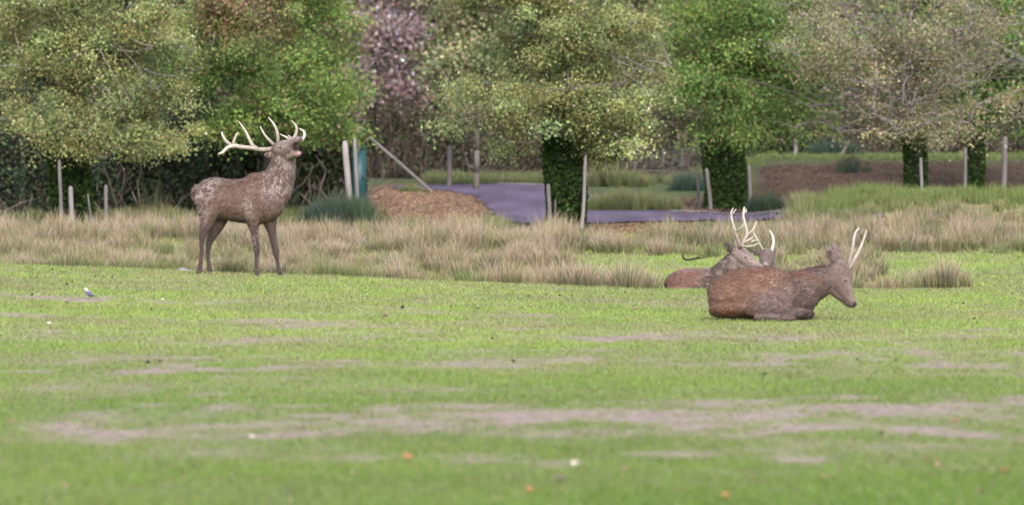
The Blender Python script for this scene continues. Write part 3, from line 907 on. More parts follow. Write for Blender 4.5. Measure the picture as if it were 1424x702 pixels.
# wire fence at the back
fx = [(840, 106), (882, 106.5), (922, 107), (948, 107), (1010, 107.5)]
X0, Y0, Z0 = gpt(fx[0][0], fx[0][1])
fence = empty('wire_fence', (X0, Y0, Z0), 'low grey wire mesh fence with thin posts before the thicket', 'fence')
P3 = [np.array(gpt(a, b)) - np.array((X0, Y0, Z0)) for a, b in fx]
for p in P3:
    mb = MB(); tube(mb, [p + (0, 0, -.1), p + (0, 0, .5), p + (.01, 0, 1.05)], .022, 6, (.085, .08, .078)); add_obj('fence_post', mb.mesh('fence_post'), M_WOOD, fence)
for k in range(9):
    mb = MB(); tube(mb, [p + (0, -.035, .06 + .115 * k) for p in P3], .003, 4, (.07, .07, .075)); add_obj('wire', mb.mesh('wire'), M_PAINT, fence)
mb = MB()
for a, b in zip(P3[:-1], P3[1:]):
    for t in np.linspace(0, 1, 13)[1:-1]:
        p = a + (b - a) * t; tube(mb, [p + (0, -.036, .04), p + (0, -.036, 1.0)], .0025, 3, (.07, .07, .075))
add_obj('mesh_strand', mb.mesh('mesh_strand'), M_PAINT, fence)['kind'] = 'stuff'

# ------------------------------------------------------------------ deer
def remesh(parts, voxel, smooth_it=6):
    mb = MB()
    for v, q, t in parts:
        mb.add2(v, q, t)
    me = mb.mesh('tmp')
    o = bpy.data.objects.new('tmp', me); C.objects.link(o)
    m = o.modifiers.new('r', 'REMESH'); m.mode = 'VOXEL'; m.voxel_size = voxel; m.use_smooth_shade = True
    s = o.modifiers.new('s', 'SMOOTH'); s.factor = .5; s.iterations = smooth_it
    dg = bpy.context.evaluated_depsgraph_get(); dg.update()
    out = bpy.data.meshes.new_from_object(o.evaluated_get(dg))
    bpy.data.objects.remove(o); bpy.data.meshes.remove(me)
    return out

class Deer:
    """body traced as cross-sections in photo pixels at distance D; w = depth away from the camera in pixels"""
    def __init__(s, name, label, D, px0, py0):
        s.D, s.s = D, D / F
        X, Z = px_x(px0, D), px_z(py0, D)
        s.px0, s.py0 = px0, py0
        s.root = empty(name, (X, D, Z), label, 'deer')
        s.parts = []
    def p(s, x, y, w=0):
        return np.array([(x - s.px0) * s.s, w * s.s, -(y - s.py0) * s.s])
    def limb(s, rows, ref=(0, 1, 0), seg=20, sub=4):
        """rows: (px, py, r_in_plane, r_depth, w)"""
        P = np.array([list(s.p(a, b, w)) + [r * s.s, d * s.s] for a, b, r, d, w in rows])
        s.parts.append(loft(P, ref, seg, sub))
    def body(s, colf, voxel=.010, it=6):
        me = remesh(s.parts, voxel, it)
        n = len(me.vertices); co = np.empty(n * 3, np.float32); me.vertices.foreach_get('co', co); co = co.reshape(-1, 3)
        nr = np.empty(n * 3, np.float32); me.vertices.foreach_get('normal', nr); nr = nr.reshape(-1, 3)
        U = co[:, 0] / s.s + s.px0; V = s.py0 - co[:, 2] / s.s; W = co[:, 1] / s.s
        flow = fbm(co[:, 0] * 14, co[:, 1] * 34, (co[:, 2] + .45 * co[:, 0]) * 42, seed=301, oct=3)
        lump = fbm(co[:, 0] * 26, co[:, 1] * 26, co[:, 2] * 26, seed=303, oct=2)
        tuft = (.76 + .5 * flow)[:, None]
        co2 = co + nr * ((lump - .5) * .005 + (flow - .5) * .006)[:, None].astype(np.float32)
        me.vertices.foreach_set('co', co2.astype(np.float32).ravel()); me.update()
        col = np.clip(tuft * colf(U, V, W, nr, co) * np.array([.535, .48, .488]), .004, .9)
        set_cols(me, col)
        me.polygons.foreach_set('use_smooth', np.ones(len(me.polygons), bool))
        s.me, s.co, s.nr, s.col = me, co, nr, col
        s.U, s.V, s.W = U, V, W
        return add_obj('body', me, M_COAT, s.root)
    def fur(s, n, lenf, flow, name='fur', width=.006, lift=.35, jit=.25, keep=None):
        k = rng.integers(0, len(s.co), n)
        if keep is not None:
            k = k[rng.random(n) < keep(s.U[k], s.V[k], s.W[k])]
        n = len(k)
        P = s.co[k].astype(float) + rng.normal(0, .004, (n, 3)); N = s.nr[k].astype(float)
        fl = flow(s.U[k], s.V[k], s.W[k]) + rng.normal(0, .22, (n, 3))
        fl -= N * (fl * N).sum(1)[:, None]; fl /= np.linalg.norm(fl, axis=1)[:, None] + 1e-6
        d = fl + N * lift; d /= np.linalg.norm(d, axis=1)[:, None]
        L = lenf(s.U[k], s.V[k], s.W[k]) * rng.uniform(.6, 1.4, n)
        side = np.cross(d, N); side /= np.linalg.norm(side, axis=1)[:, None] + 1e-6
        w = side * width * .5 * rng.uniform(.6, 1.4, n)[:, None]
        v = np.stack([P - N * .003 - w, P - N * .003 + w, P + d * L[:, None]], 1).reshape(-1, 3)
        c = np.repeat(jitter(s.col[k], n, jit), 3, 0)
        return add_obj(name, mesh_np(name, v, np.arange(3 * n).reshape(-1, 3), c), M_FUR, s.root)
    def antler(s, stems, *cols, thick=1.18):
        base_col, tip_col = cols if cols else ((.10, .072, .056), (.36, .315, .27))
        return s._antler(stems, base_col, tip_col, thick)
    def _antler(s, stems, base_col, tip_col, thick):
        mb = MB()
        for rows in stems:
            P = crom(np.array([list(s.p(a, b, w)) + [r * s.s * thick, r * s.s * thick] for a, b, r, w in rows]), 4)
            d = np.abs(P[-1, :3] - P[0, :3]); ref = np.eye(3)[int(np.argmin(d))] + .01
            v, q, t = loft(P, ref / np.linalg.norm(ref), 9, 1)
            n = len(P); f = np.concatenate([np.repeat(np.linspace(0, 1, n), 9), [0, 1]])[:, None]
            g = np.clip((f if len(rows[0]) == 4 else f), 0, 1) ** .6
            c = np.array(base_col) * (1 - g) + np.array(tip_col) * g
            c = c * (.65 + .7 * fbm(v[:, 0] * 40, v[:, 1] * 40, v[:, 2] * 40, seed=5, oct=3))[:, None]
            mb.add2(v, q, t, c)
        return add_obj('antler', mb.mesh('antler', True), M_ANTLER, s.root)
    def eye(s, x, y, w, r):
        P = np.array([list(s.p(x, y, w))])
        mb = MB()
        rows = [(x + r * s_, y + r * .25 * s_, r * math.sqrt(max(.02, 1 - s_ * s_)) * .8, r * math.sqrt(max(.02, 1 - s_ * s_)), w) for s_ in (-1, -.7, -.3, .1, .5, .8, 1)]
        P = np.array([list(s.p(a, b, ww)) + [rr * s.s, d * s.s] for a, b, rr, d, ww in rows])
        v, q, t = loft(P, (0, 1, 0), 12, 2)
        mb.add2(v, q, t, (.012, .009, .008))
        return add_obj('eye', mb.mesh('eye', True), M_EYE, s.root)

def lerp3(a, b, t):
    t = np.clip(t, 0, 1)[:, None]
    return np.asarray(a) * (1 - t) + np.asarray(b) * t

# ---- roaring stag
D1 = 44.5
st = Deer('stag', 'standing muddy brown stag roaring with raised head and branched antlers', D1, 335, 383)
L_ = st.limb
L_([(271, 270, 4, 5, 0), (274, 270, 13, 11, 0), (281, 271, 21, 17, 0), (295, 273, 27, 20, 0), (312, 277, 28.5, 21, 0), (335, 279, 30.5, 23, 0), (355, 278, 36, 23.5, 0), (370, 280, 33, 21, -1), (383, 284, 24, 16, -2), (392, 286, 12, 9, -2), (395, 286, 4, 4, -2)])
L_([(352, 262, 19, 17, 0), (366, 262, 24, 17, -1), (378, 262, 23, 16, -2), (386, 250, 20.5, 15, -3), (391, 238, 18.5, 14.5, -4), (394.5, 226, 17, 13.5, -6), (397, 215, 14, 12.5, -8), (398, 209, 8, 8, -9)])
L_([(372, 292, 16, 15, 0), (380, 278, 19, 14, 0), (391, 262, 16, 13, -2), (398, 245, 12, 12, -4), (402, 230, 10, 11, -6), (404, 222, 6, 8, -8)])
# withers ridge
L_([(340, 252, 4, 6, 0), (350, 248, 6.5, 8, 0), (359, 247, 6.5, 8, 0), (368, 250, 6, 8, 0), (378, 258, 4, 6, 0)])
# head: skull to upper muzzle, thrown up, turned towards the viewer
L_([(383, 211, 5, 7, -2), (387, 209, 10, 12, -5), (394, 208, 12.5, 13.5, -10), (402, 204.5, 11, 12, -18), (407.5, 199.6, 7.4, 9.5, -24), (413, 196, 4.8, 8, -29), (418, 194, 4.2, 7.2, -33), (421, 193.6, 2.4, 4, -35)])
# lower jaw, dropped open
L_([(396, 216, 9, 10, -9), (404, 216, 7.5, 8.5, -16), (409.5, 215.2, 4.8, 6.4, -21), (414, 214.0, 4.2, 5.6, -25), (418, 213.2, 3.4, 4.4, -27), (420, 212.6, 1.4, 2, -28)])
# cheek corner, brought forward to fill the mouth gap; coloured as a dark hollow
L_([(403, 208, 6, 8, -17), (408.5, 206, 6.5, 6.0, -20), (413, 204.6, 5.6, 4.6, -23), (415.5, 204, 3.5, 3, -24)])
# fore legs
L_([(346, 262, 12, 5, -17), (347, 276, 15, 8, -17), (350, 292, 13, 9, -16), (352.5, 304, 9.5, 8, -15), (354, 316, 6.8, 6.5, -14), (356, 330, 4.9, 5, -14), (358, 343, 4.9, 5.0, -14), (358.3, 348.5, 4.9, 4.9, -14), (357.8, 356, 3.1, 3.3, -14), (357.6, 367, 2.9, 3.1, -14), (358, 374, 3.5, 3.6, -14), (358.8, 379, 3.5, 3.6, -15), (359.3, 382, 4.2, 4.2, -15), (360, 385.5, 4.8, 4.6, -15.5), (360, 386.2, 4.2, 4, -15.5)])
L_([(372, 276, 15, 7, 10), (373, 292, 14, 8.5, 10), (374.5, 306, 10.5, 8, 10), (376.5, 318, 7, 6.5, 10), (379.5, 333, 5.0, 5.2, 10), (382.3, 346, 4.9, 5.0, 10), (383.2, 351.5, 4.8, 4.9, 10), (384.4, 359, 3.2, 3.4, 10), (386, 369, 3.0, 3.2, 10), (387.5, 376, 3.6, 3.7, 10), (389, 381, 3.7, 3.7, 9.5), (390.3, 384.5, 4.4, 4.3, 9), (391.5, 387.2, 5.0, 4.6, 9), (391.5, 388, 4.2, 4, 9)])
# hind legs
L_([(288, 262, 14, 7, -13), (289, 276, 18, 9, -14), (290.5, 290, 15.5, 9.5, -14), (290, 303, 11.5, 8.5, -13), (287.5, 314, 8.3, 7, -12), (284.2, 322, 6.0, 5.6, -12), (282.3, 328, 4.9, 4.8, -12), (281.8, 338, 3.6, 3.7, -12), (281.4, 350, 2.9, 3.1, -12), (280.3, 362, 2.9, 3.1, -12), (279.2, 370, 3.5, 3.6, -12), (278.4, 376, 3.5, 3.5, -12.5), (278, 379.5, 4.2, 4.1, -13), (278.2, 382.2, 4.6, 4.4, -13), (278.2, 383, 4, 4, -13)])
L_([(296, 268, 14, 6, 10), (301, 284, 17, 8, 11), (304, 299, 14, 8.5, 12), (302, 311, 10.5, 8, 12), (297, 322, 8, 6.8, 12), (292.5, 331, 5.9, 5.5, 12), (290.3, 337, 4.8, 4.7, 12), (288.8, 346, 3.6, 3.7, 12), (288.4, 356, 2.9, 3.1, 12), (289.2, 365, 3.0, 3.1, 12), (290.3, 372, 3.6, 3.6, 12), (291.3, 377, 3.6, 3.6, 11.5), (292.2, 380.2, 4.3, 4.2, 11), (292.8, 382.6, 4.7, 4.4, 11), (292.8, 383.4, 4, 4, 11)])
# tail
L_([(275, 258, 3, 3, 0), (271, 262, 3.2, 3, 0), (269, 269, 3.4, 3, 0), (269.5, 276, 2.6, 2.6, 0), (271, 280, 1.2, 1.2, 0)], sub=3)
# ear
L_([(384, 213, 2.5, 1.6, -9), (380, 215, 4.6, 1.9, -13), (375.5, 215.5, 4.6, 1.9, -15), (372, 214, 2.6, 1.4, -16), (370, 212.5, .8, .8, -16)], sub=3)
L_([(396, 204, 2.5, 1.6, 2), (398, 200, 3.5, 1.8, 6), (399, 197, 2.0, 1.2, 8)], sub=3)

def stag_col(U, V, W, nr, co):
    n1 = fbm(co[:, 0] * 5, co[:, 1] * 5, co[:, 2] * 5, seed=201)
    n2 = fbm(co[:, 0] * 48, co[:, 1] * 48, co[:, 2] * 30, seed=202, oct=3)
    c = lerp3((.118, .075, .056), (.172, .113, .084), n1 * 1.6 - .3)
    red = sstep(255, 243, V) * sstep(335, 345, U) * (1 - sstep(372, 380, U))
    c = lerp3(c, (.20, .10, .075), red * .7)
    neck = sstep(358, 375, U) * (1 - sstep(285, 305, V))
    c = lerp3(c, (.165, .122, .097), neck * .8)
    legs = sstep(308, 325, V)
    c = lerp3(c, (.072, .050, .045), legs * .9)
    far = sstep(2, 8, W) * sstep(292, 305, V)
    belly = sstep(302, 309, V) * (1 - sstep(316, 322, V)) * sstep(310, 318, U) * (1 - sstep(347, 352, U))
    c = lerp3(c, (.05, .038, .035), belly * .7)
    # caked pale mud spatter
    reg = np.exp(-((U - 284) / 14) ** 2 - ((V - 268) / 22) ** 2) + 1.0 * np.exp(-((U - 303) / 10) ** 2 - ((V - 250) / 6) ** 2) + .9 * np.exp(-((U - 346) / 8) ** 2 - ((V - 286) / 18) ** 2)
    reg += .75 * neck * (1 - sstep(266, 285, V)) + .45 * np.exp(-((U - 284) / 10) ** 2 - ((V - 305) / 14) ** 2) + .5 * np.exp(-((U - 355) / 6) ** 2 - ((V - 330) / 14) ** 2)
    sp = sstep(.50, .64, n2) * np.clip(reg, 0, 1) + .35 * np.clip(reg, 0, 1) * sstep(.4, .7, n1)
    sp = np.maximum(sp, .18 * sstep(.62, .72, n2) * (1 - legs))
    c = lerp3(c, (.42, .375, .345), np.clip(sp * 1.15, 0, .8))
    head = sstep(222, 214, V) * sstep(380, 386, U)
    c = lerp3(c, (.255, .20, .18), head * .75)
    chin = np.exp(-((U - 417) / 4) ** 2 - ((V - 214.2) / 3.2) ** 2) * sstep(-10, -15, W)
    c = lerp3(c, (.52, .34, .30), chin)
    nose = np.exp(-((U - 421) / 2.2) ** 2 - ((V - 193) / 3.5) ** 2)
    c = lerp3(c, (.10, .07, .07), nose)
    mouth = np.exp(-((U - 414.5) / 5.0) ** 4 - ((V - 204.3) / 5.4) ** 4)
    c = lerp3(c, (.06, .022, .024), np.clip(mouth * 1.8, 0, 1))  # mouth lining, with the shade of the open hollow painted in
    hoof = sstep(378, 382, V)
    c = lerp3(c, (.045, .040, .042), hoof)
    ring = np.exp(-((np.hypot((U - 392) * .8, V - 206) - 3.2) / 1.0) ** 2) * sstep(-12, -18, W)
    c = lerp3(c, (.42, .36, .34), ring * .35)
    return c
st.body(stag_col, .0110, 4)
st.fur(30000, lambda u, v, w: .026 + 0 * u, lambda u, v, w: np.column_stack([-.8 + 0 * u, 0 * u, -.55 + 0 * u]), width=.009, lift=.26, jit=.35,
       keep=lambda u, v, w: np.where((v > 320) | ((u > 385) & (v < 216)), .12, 1))
st.fur(11000, lambda u, v, w: .032 + .02 * sstep(395, 404, u), lambda u, v, w: np.column_stack([-.15 + .3 * (u > 396), 0 * u, -1 + 0 * u]), 'mane', width=.010, lift=.30, jit=.35,
       keep=lambda u, v, w: np.where((u > 370) & (v > 219) & (v < 285) & (u + .42 * (v - 240) > 373), 1, 0))
st.antler([[(386, 205, 3.0, -6), (376, 207.5, 2.8, -10), (364, 208, 2.5, -18), (352, 206, 2.5, -26), (338, 204.5, 2.4, -34), (327, 203, 2.6, -40), (319, 206, 2.1, -43), (313, 212, 1.7, -45), (307.5, 214, .9, -46)],
           [(326, 203, 2.4, -40), (318, 197, 2.0, -42), (313.5, 190, 1.5, -42), (311.5, 183.5, .6, -42)],
           [(327, 202, 2.0, -40), (328.5, 195, 1.6, -38), (331, 189, 1.2, -37), (333.5, 184.5, .5, -36)],
           [(360, 207, 2.3, -21), (353, 202.5, 2.2, -24), (348.5, 194, 1.9, -26), (343, 182, 1.4, -28), (334.5, 169.5, .5, -30)],
           [(384, 204, 2.2, -8), (376, 196, 1.7, -14), (369, 187.5, 1.3, -18), (363, 176, .5, -20)],
           [(387, 204, 2.4, -8), (387.3, 194, 2.2, -14), (386.5, 184, 1.8, -18), (382, 173, 1.3, -20), (374.5, 163.5, .5, -20)]])
st.antler([[(394, 203, 3.0, 2), (401, 198.5, 2.6, 14), (409, 197, 2.3, 24), (417, 195, 2.2, 33), (421, 189, 1.9, 38), (420, 183, 1.4, 40), (413.5, 178.5, .5, 40)],
           [(403, 198, 2.3, 15), (409, 190, 2.1, 16), (411.5, 181, 1.6, 16), (410, 174, 1.2, 15), (404.5, 167.5, .5, 13)],
           [(405, 197, 1.8, 14), (398, 191.5, 1.4, 12), (388.5, 186.5, .5, 10)],
           [(408, 196, 1.5, 20), (404, 192, 1.1, 20), (399, 188, .5, 20)]])
st.eye(392.5, 205.5, -23.0, 2.7)
st.eye(397.5, 201, 2, 1.6)

# ---- front lying young stag
D3 = 35.0
yd = Deer('young_stag', 'reddish-brown young stag with two spike antlers lying on the lawn, head lowered', D3, 1065, 441)
L_ = yd.limb
L_([(987.5, 421, 7, 8, 4), (990.5, 420, 17, 17, 4), (998, 416.5, 24.5, 26, 4), (1012, 411.5, 30, 32, 3), (1030, 407.5, 33.5, 34, 2), (1052, 406, 35.5, 36, 1), (1075, 407.5, 34.5, 35, 0), (1098, 410.5, 31.5, 31, -1), (1115, 411.5, 28.5, 27, -2), (1128, 413, 21, 20, -3), (1136, 414, 9, 9, -3), (1138, 414, 3, 3, -3)])
L_([(1095, 400, 22, 17, 0), (1112, 400, 24, 18, -2), (1127, 396, 24, 17, -4), (1139, 391, 22, 16, -6), (1148, 386.5, 20, 15, -8), (1156, 381, 16, 14, -9), (1161, 377, 9, 9, -9)])
# head
L_([(1154, 367, 6, 8, -8), (1158, 371, 13, 13, -8), (1163, 380, 17, 14, -9), (1167, 391, 16, 13.5, -10), (1171.5, 401, 12.5, 11.5, -11), (1176.5, 410, 9.6, 9, -12), (1181.5, 417.5, 7.8, 8, -12.5), (1185.5, 422.5, 6, 6.8, -13), (1188, 425.5, 2.8, 4, -13)])
L_([(1156, 398, 7, 8, -9), (1163, 408, 6, 7.5, -10), (1172, 416, 4.6, 6, -11), (1179, 422.5, 3.8, 5, -12), (1183, 425.5, 2, 3, -12)])
L_([(1162, 364, 4, 9, -9), (1169, 367, 6, 11, -9), (1175, 373, 6, 9.5, -10), (1178, 382, 5, 8, -10), (1180, 392, 4, 6, -11)])
# haunch, folded hind leg
L_([(1034, 428, 8, 6, -24), (1044, 425.5, 14, 9, -28), (1058, 422, 18, 11, -32), (1076, 425, 15, 10.5, -33), (1091, 430.5, 9.5, 8.5, -33), (1102, 434.5, 6.5, 6.5, -31), (1107, 437, 3, 3, -30)])
L_([(1048, 438, 4.5, 5, -34), (1066, 438.5, 4.6, 5, -38), (1084, 439, 4.2, 4.6, -38), (1098, 440, 3.8, 4.2, -36), (1103, 440.5, 2, 2.5, -35)])
L_([(989, 424, 9, 12, 3), (995, 425, 15, 20, 2), (1010, 424, 18, 27, 0), (1032, 424, 18, 30, -1), (1060, 432, 11, 27, -2), (1100, 432, 10, 23, -2), (1120, 431, 8, 14, -3), (1126, 430, 4, 6, -3)])
# shoulder and folded forelegs
L_([(1098, 392, 11, 6, -22), (1096, 406, 15, 9, -26), (1092, 420, 12, 9, -28), (1090, 430, 9, 7.5, -29), (1091, 434, 4, 4, -29)])
L_([(1088, 430, 8, 7, -28), (1100, 431.5, 7.5, 7, -29), (1113, 433, 6.6, 6.5, -29), (1122, 434.5, 6.2, 6, -28), (1127, 436.5, 5, 5, -27), (1128.5, 438, 2.5, 3, -27)])
L_([(1126, 438, 4, 4.2, -25), (1115, 438.8, 3.6, 4, -22), (1102, 439.2, 3.6, 4, -20), (1094, 439.6, 3, 3, -19)])
L_([(1108, 430, 8, 7, 14), (1118, 432, 6.5, 6.5, 12), (1125, 434.5, 5.6, 6, 10), (1128.5, 437.5, 3, 3.5, 10)])
# ears
L_([(1160, 364, 3, 2.2, -17), (1156.5, 358, 5.8, 2.4, -20), (1152.5, 351.5, 6.2, 2.4, -21), (1149, 345.5, 4.2, 2.0, -21), (1147, 341.5, 1.2, 1, -21)], sub=3)
L_([(1168, 362, 3, 2.2, 0), (1166, 354, 5.2, 2.4, 4), (1163, 346.5, 5.6, 2.4, 6), (1160, 340.5, 3.8, 2.0, 7), (1158, 336.5, 1.2, 1, 7)], sub=3)
# tail
L_([(995, 402, 3, 4, 4), (991, 409, 3.6, 5, 4), (988.5, 418, 3.4, 4.4, 4), (989, 425, 1.8, 2.4, 4)], sub=3)

def young_col(U, V, W, nr, co):
    n1 = fbm(co[:, 0] * 5, co[:, 1] * 5, co[:, 2] * 5, seed=211)
    n2 = fbm(co[:, 0] * 18, co[:, 1] * 18, co[:, 2] * 24, seed=212, oct=3)
    c = lerp3((.19, .106, .070), (.25, .146, .098), n1 * 1.8 - .4)
    grey = np.clip(sstep(1062, 1120, U + (V - 400) * .9 + (n1 - .5) * 50), 0, 1)
    c = lerp3(c, (.165, .126, .112), grey * .92)
    low = sstep(400, 418, V + (n1 - .5) * 24) * sstep(1026, 1062, U)
    crease = np.exp(-((U - (1041 + .018 * np.maximum(0, 440 - V) ** 2 * .6)) / 3.5) ** 2) * sstep(410, 424, V)
    c = lerp3(c, (.185, .142, .130), low * .9)
    c = lerp3(c, (.075, .04, .035), crease * .35)  # shade of the fold between rump and thigh painted into the coat
    ridge = np.exp(-((V - (372 + .0022 * (U - 1055) ** 2)) / 5) ** 2) * sstep(1000, 1030, U) * (1 - sstep(1140, 1150, U))
    c = lerp3(c, (.22, .095, .052), ridge * .6)
    c = lerp3(c, (.30, .22, .175), .35 * sstep(.55, .7, n2))
    head = sstep(1148, 1158, U + (V - 380) * .2)
    c = lerp3(c, (.185, .140, .122), head * .85)
    nosebr = np.exp(-((U - 1179 - (V - 395) * .25) / 5) ** 2) * sstep(378, 390, V) * head
    c = lerp3(c, (.25, .195, .175), nosebr * .6)
    eyering = np.exp(-((U - 1173) / 5) ** 2 - ((V - 388) / 6) ** 2)
    c = lerp3(c, (.22, .16, .115), eyering * .5)
    nose = np.exp(-((U - 1187.5) / 3.2) ** 2 - ((V - 422.5) / 3.6) ** 2)
    c = lerp3(c, (.02, .017, .018), np.clip(nose * 1.3, 0, 1))
    ear = (1 - sstep(356, 364, V)) * (1 - sstep(1163, 1168, U))
    inner = ear * sstep(-10, -18, W)
    c = lerp3(c, (.25, .19, .17), ear * .7)
    c = lerp3(c, (.075, .055, .05), inner * np.exp(-((U - 1152.5) / 3.6) ** 2 - ((V - 352) / 7) ** 2))
    hoofs = sstep(1108, 1118, U) * sstep(428, 433, V) * (1 - sstep(1132, 1136, U))
    c = lerp3(c, (.055, .042, .038), hoofs * .85)
    return c
yd.body(young_col, .0100, 4)
yd.fur(36000, lambda u, v, w: .024 + .018 * sstep(1085, 1120, u) * (1 - sstep(1150, 1158, u)), lambda u, v, w: np.column_stack([-.85 + 0 * u, 0 * u, -.45 + 0 * u]), width=.008, lift=.26, jit=.35,
       keep=lambda u, v, w: np.where((u > 1158) | ((u > 1143) & (v < 366)), .12, 1))
yd.antler([[(1176, 374, 3.4, -15), (1178.5, 367, 2.5, -16), (1181, 357, 2.3, -17), (1184, 344, 2.1, -18), (1185.5, 333, 1.9, -18), (1188, 323, 1.5, -17), (1193.5, 316.5, .6, -16)]], (.045, .032, .027), (.38, .33, .29), thick=.9)
yd.antler([[(1179, 374, 3.4, -4), (1182, 370, 2.9, -1), (1188, 361, 2.5, 3), (1195, 349, 2.2, 6), (1200, 338, 1.9, 8), (1203.5, 328, 1.4, 9), (1206, 319.5, .6, 9)]], (.12, .085, .07), (.36, .31, .275), thick=.9)
yd.eye(1173.5, 389.5, -21.6, 1.9)
yd.eye(1175.5, 388, 1.5, 2.0)

# ---- rear lying stag with branching antlers
D2 = 46.6
def ground_row(px, D):
    return HORIZON + (CAM_H - gz(px_x(px, D), D)) * F / D
gr = ground_row(975, D2)
ra = Deer('stag', 'grizzled stag with tall branching antlers lying beyond the spike-antlered young stag', D2, 975, gr)
dz = gr - 415.0           # trace was drawn for a ground row of 415
L_ = ra.limb
L_([(928, 402, 5, 6, 16), (931, 400, 12, 12, 16), (938, 398, 18, 17, 14), (950, 396, 21.5, 21, 11), (967, 395, 22, 23, 7), (985, 396, 22.5, 23, 3), (1002, 398, 21, 21, 0), (1014, 400, 15, 15, -2), (1021, 401, 5, 5, -3)])
L_([(930, 404, 8, 10, 10), (950, 406, 13, 17, 2), (972, 408, 9, 12, -6), (985, 410, 4, 5, -10)])
L_([(988, 392, 15, 13, 2), (998, 387, 17.5, 13, 0), (1007, 379, 16.5, 12.5, -2), (1014, 370.5, 14.5, 11.5, -4), (1020, 361, 12, 10.5, -5), (1023, 355, 7, 7, -6)])
L_([(1018, 349, 4, 6, -5), (1022, 351, 9.5, 9.5, -6), (1029, 355, 11.8, 10.5, -9), (1037, 360, 10.5, 9.5, -12), (1045, 365.5, 8.2, 7.8, -15), (1052, 370, 6.4, 6.6, -18), (1058, 374, 5.2, 5.8, -20), (1062, 377, 2.2, 3, -21)])
L_([(1020, 362, 7, 8, -6), (1030, 368, 6, 7, -9), (1042, 374, 4.6, 5.4, -14), (1053, 378, 3.2, 4, -18), (1056, 379, 1.5, 2, -19)])
L_([(1018, 350, 2, 1.6, -11), (1015, 346, 3.6, 1.7, -14), (1012.5, 341.5, 3.6, 1.7, -16), (1010.5, 337.5, 2, 1.2, -17), (1009.5, 335, .7, .7, -17)], sub=3)
L_([(1025, 346, 2, 1.6, 2), (1024, 341, 3.4, 1.7, 6), (1023, 336, 2.2, 1.3, 9), (1022.5, 333, .7, .7, 10)], sub=3)
L_([(985, 412, 6, 6, -16), (1000, 411, 6, 6, -18), (1016, 412, 5, 5, -18), (1022, 413, 2.5, 3, -17)])
def rear_col(U, V, W, nr, co):
    n1 = fbm(co[:, 0] * 6, co[:, 1] * 6, co[:, 2] * 6, seed=221); n2 = fbm(co[:, 0] * 26, co[:, 1] * 26, co[:, 2] * 36, seed=222, oct=3)
    c = lerp3((.19, .105, .078), (.245, .145, .108), n1 * 1.6 - .3)
    grey = sstep(960, 990, U + (n1 - .5) * 24 + (V - 385) * .4)
    c = lerp3(c, (.135, .105, .088), grey * .85)
    c = lerp3(c, (.34, .30, .265), grey * .75 * sstep(.50, .62, n2))
    c = lerp3(c, (.035, .028, .025), grey * .6 * sstep(.50, .40, n2) * (1 - sstep(1016, 1022, U)))
    head = sstep(1014, 1021, U)
    c = lerp3(c, (.29, .24, .215), head * .85)
    ear = (1 - sstep(345, 350, V)) * (1 - sstep(1018, 1020, U))
    c = lerp3(c, (.10, .085, .075), ear * .7)
    nose = np.exp(-((U - 1061) / 3) ** 2 - ((V - 375.5) / 3) ** 2)
    c = lerp3(c, (.03, .025, .025), nose)
    return c
ra.body(rear_col, .010, 4)
ra.fur(16000, lambda u, v, w: .020 + .025 * sstep(980, 1000, u) * (1 - sstep(1016, 1024, u)), lambda u, v, w: np.column_stack([-.75 + 0 * u, 0 * u, -.6 + 0 * u]), width=.009, lift=.25, jit=.35, keep=lambda u, v, w: np.where(u > 1020, .2, 1))
ra.antler([[(1028, 345, 2.3, -14), (1026, 337, 2.0, -17), (1023, 328, 1.9, -20), (1020.5, 320, 1.9, -22), (1017, 309, 1.6, -24), (1015.3, 298, 1.3, -25), (1016, 293, 1.0, -25), (1018.3, 288.5, .4, -25)],
           [(1015.5, 299, 1.2, -25), (1018.5, 295, .9, -26), (1022, 290, .4, -27)],
           [(1021.5, 322, 1.5, -22), (1027, 317.5, 1.3, -26), (1031.5, 312.5, 1.0, -28), (1035, 306.5, .4, -30)],
           [(1027, 341, 1.6, -16), (1036, 342, 1.3, -24), (1045, 341, 1.1, -30), (1053, 336.5, .4, -33)]])
ra.antler([[(1031, 344, 2.3, -5), (1034, 335, 2.0, -1), (1038.5, 328, 1.9, 2), (1038.5, 321, 1.8, 4), (1036, 310, 1.6, 6), (1034, 300, 1.5, 7), (1035, 293, 1.5, 7), (1035.5, 287.5, .5, 7)],
           [(1034.5, 297, 1.2, 7), (1038, 294.5, 1.0, 8), (1038, 290.5, .4, 8)],
           [(1038, 328, 1.7, 2), (1043, 323.5, 1.4, 3), (1048.5, 317.5, 1.1, 3), (1052.5, 307, .4, 3)],
           [(1033, 338, 1.5, -2), (1040, 334, 1.2, -2), (1047.5, 329.5, .5, -2)]])
ra.eye(1035.5, 357.5, -19.8, 1.9)
ra.eye(1037, 353.5, -4, 1.5)

